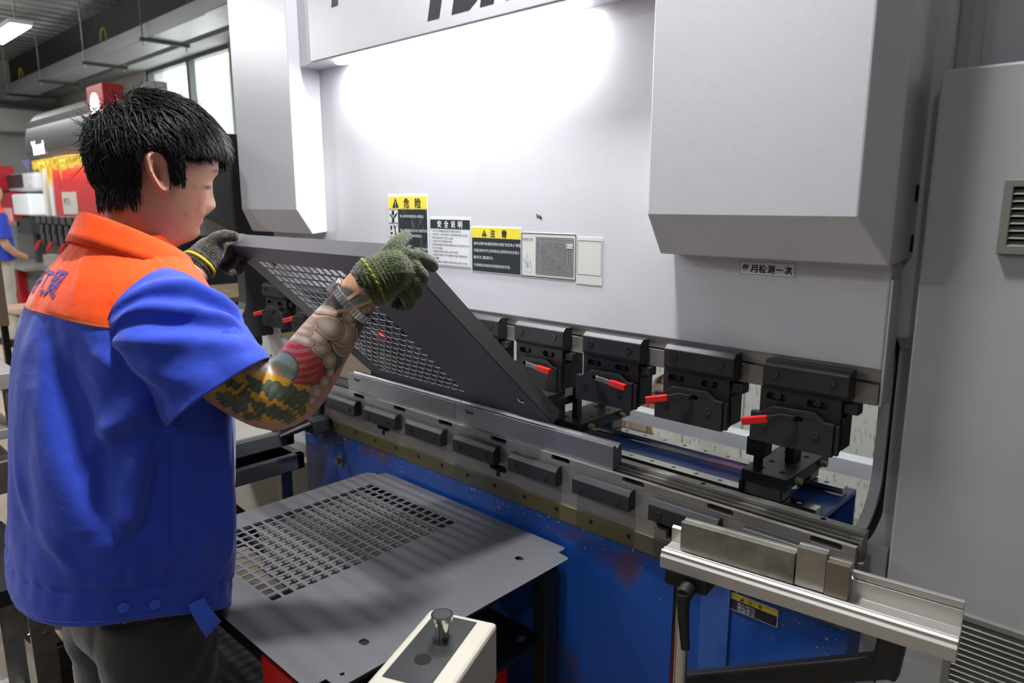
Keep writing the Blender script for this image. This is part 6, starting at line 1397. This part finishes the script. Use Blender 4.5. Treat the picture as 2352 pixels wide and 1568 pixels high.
# ================================================================ second worker far away
w2_ = thing('person', 'second worker seen from behind in orange and blue shirt and beige trousers', 'person', (-9.2, 0.55, 0))
px, py = -9.2, 0.55
b = MB()
closed(b, oval_rows([(1.50, px, py, 0.05, 0.05), (1.56, px, py + 0.01, 0.07, 0.085), (1.62, px, py + 0.01, 0.078, 0.098), (1.68, px, py + 0.005, 0.07, 0.09), (1.73, px, py, 0.03, 0.04)], 24))
closed(b, oval_rows([(0.85, px, py, 0.15, 0.10), (1.1, px, py, 0.15, 0.10), (1.35, px, py, 0.17, 0.10), (1.45, px, py, 0.08, 0.07), (1.53, px, py, 0.052, 0.055)], 24))
for s in (1, -1):
    b.tube([(px + s * 0.19, py, 1.38), (px + s * 0.25, py - 0.01, 1.2), (px + s * 0.27, py + 0.02, 1.08), (px + s * 0.25, py + 0.10, 1.0), (px + s * 0.22, py + 0.16, 0.97), (px + s * 0.2, py + 0.2, 0.95)], [0.05, 0.048, 0.042, 0.038, 0.03, 0.036], 14)
    b.tube([(px + s * 0.1, py, 0.9), (px + s * 0.11, py, 0.5), (px + s * 0.12, py - 0.01, 0.1), (px + s * 0.12, py + 0.1, 0.04)], [0.08, 0.06, 0.045, 0.04], 14)
me = remesh(b, 0.014, 'body', 4); link_mesh('body', me, w2_, mat('skin_plain', rgb(198, 150, 122), 0.5))
b = MB(); rows = [[(px + (a_ + 0.01 * noise.noise(Vector((t * 2, z * 5, 0)))) * math.cos(t), py + b2 * math.sin(t), z) for t in np.linspace(0, 2 * PI, 41)[:-1]] for (z, a_, b2) in ((0.93, 0.235, 0.155), (1.0, 0.23, 0.15), (1.1, 0.225, 0.145), (1.2, 0.225, 0.145), (1.29, 0.23, 0.14), (1.37, 0.215, 0.125), (1.43, 0.16, 0.10), (1.47, 0.09, 0.08), (1.52, 0.075, 0.075))]
b.grid(rows, True)
for i in range(len(b.f)): b.mi[i] = 1 if i // 40 >= 4 else 0
s2_ = b.build('shirt', [BLUEC, ORANGE], w2_, smooth=2.0, fix=False)
for s in (1, -1): MB().tube([(px + s * 0.17, py, 1.385), (px + s * 0.235, py - 0.01, 1.27), (px + s * 0.275, py + 0.0, 1.15)], [0.085, 0.088, 0.085], 20).build('sleeve', BLUEC, s2_, smooth=1.0)
b = MB(); closed(b, oval_rows([(0.78, px, py, 0.175, 0.11), (0.86, px, py, 0.18, 0.12), (0.97, px, py, 0.165, 0.115)]))
for s in (1, -1): b.tube([(px + s * 0.095, py, 0.84), (px + s * 0.105, py, 0.5), (px + s * 0.11, py, 0.08)], [0.098, 0.088, 0.082], 20)
me = remesh(b, 0.02, 'trousers', 5); V2 = co_of(me); N2 = no_of(me); set_co(me, V2 + N2 * np.array([0.014 * noise.noise(Vector(p) * 9) for p in V2])[:, None]); link_mesh('trousers', me, w2_, mat('beige_trousers', rgb(186, 180, 168), 0.8))
for s in (1, -1): MB().prism(rrect(px + s * 0.12, py + 0.06, 0.10, 0.28, 0.045), 'z', 0.0, 0.08).build('shoe', BLACK, w2_, 0.01)
b = MB(); closed(b, [[(px + 0.088 * math.sin(t) * math.cos(a), py - 0.012 + 0.104 * math.sin(t) * math.sin(a), 1.655 + 0.10 * math.cos(t)) for a in np.linspace(0, 2 * PI, 25)[:-1]] for t in np.linspace(0.05, 1.75, 14)]); b.build('hair', HAIRM, w2_, smooth=1.0)
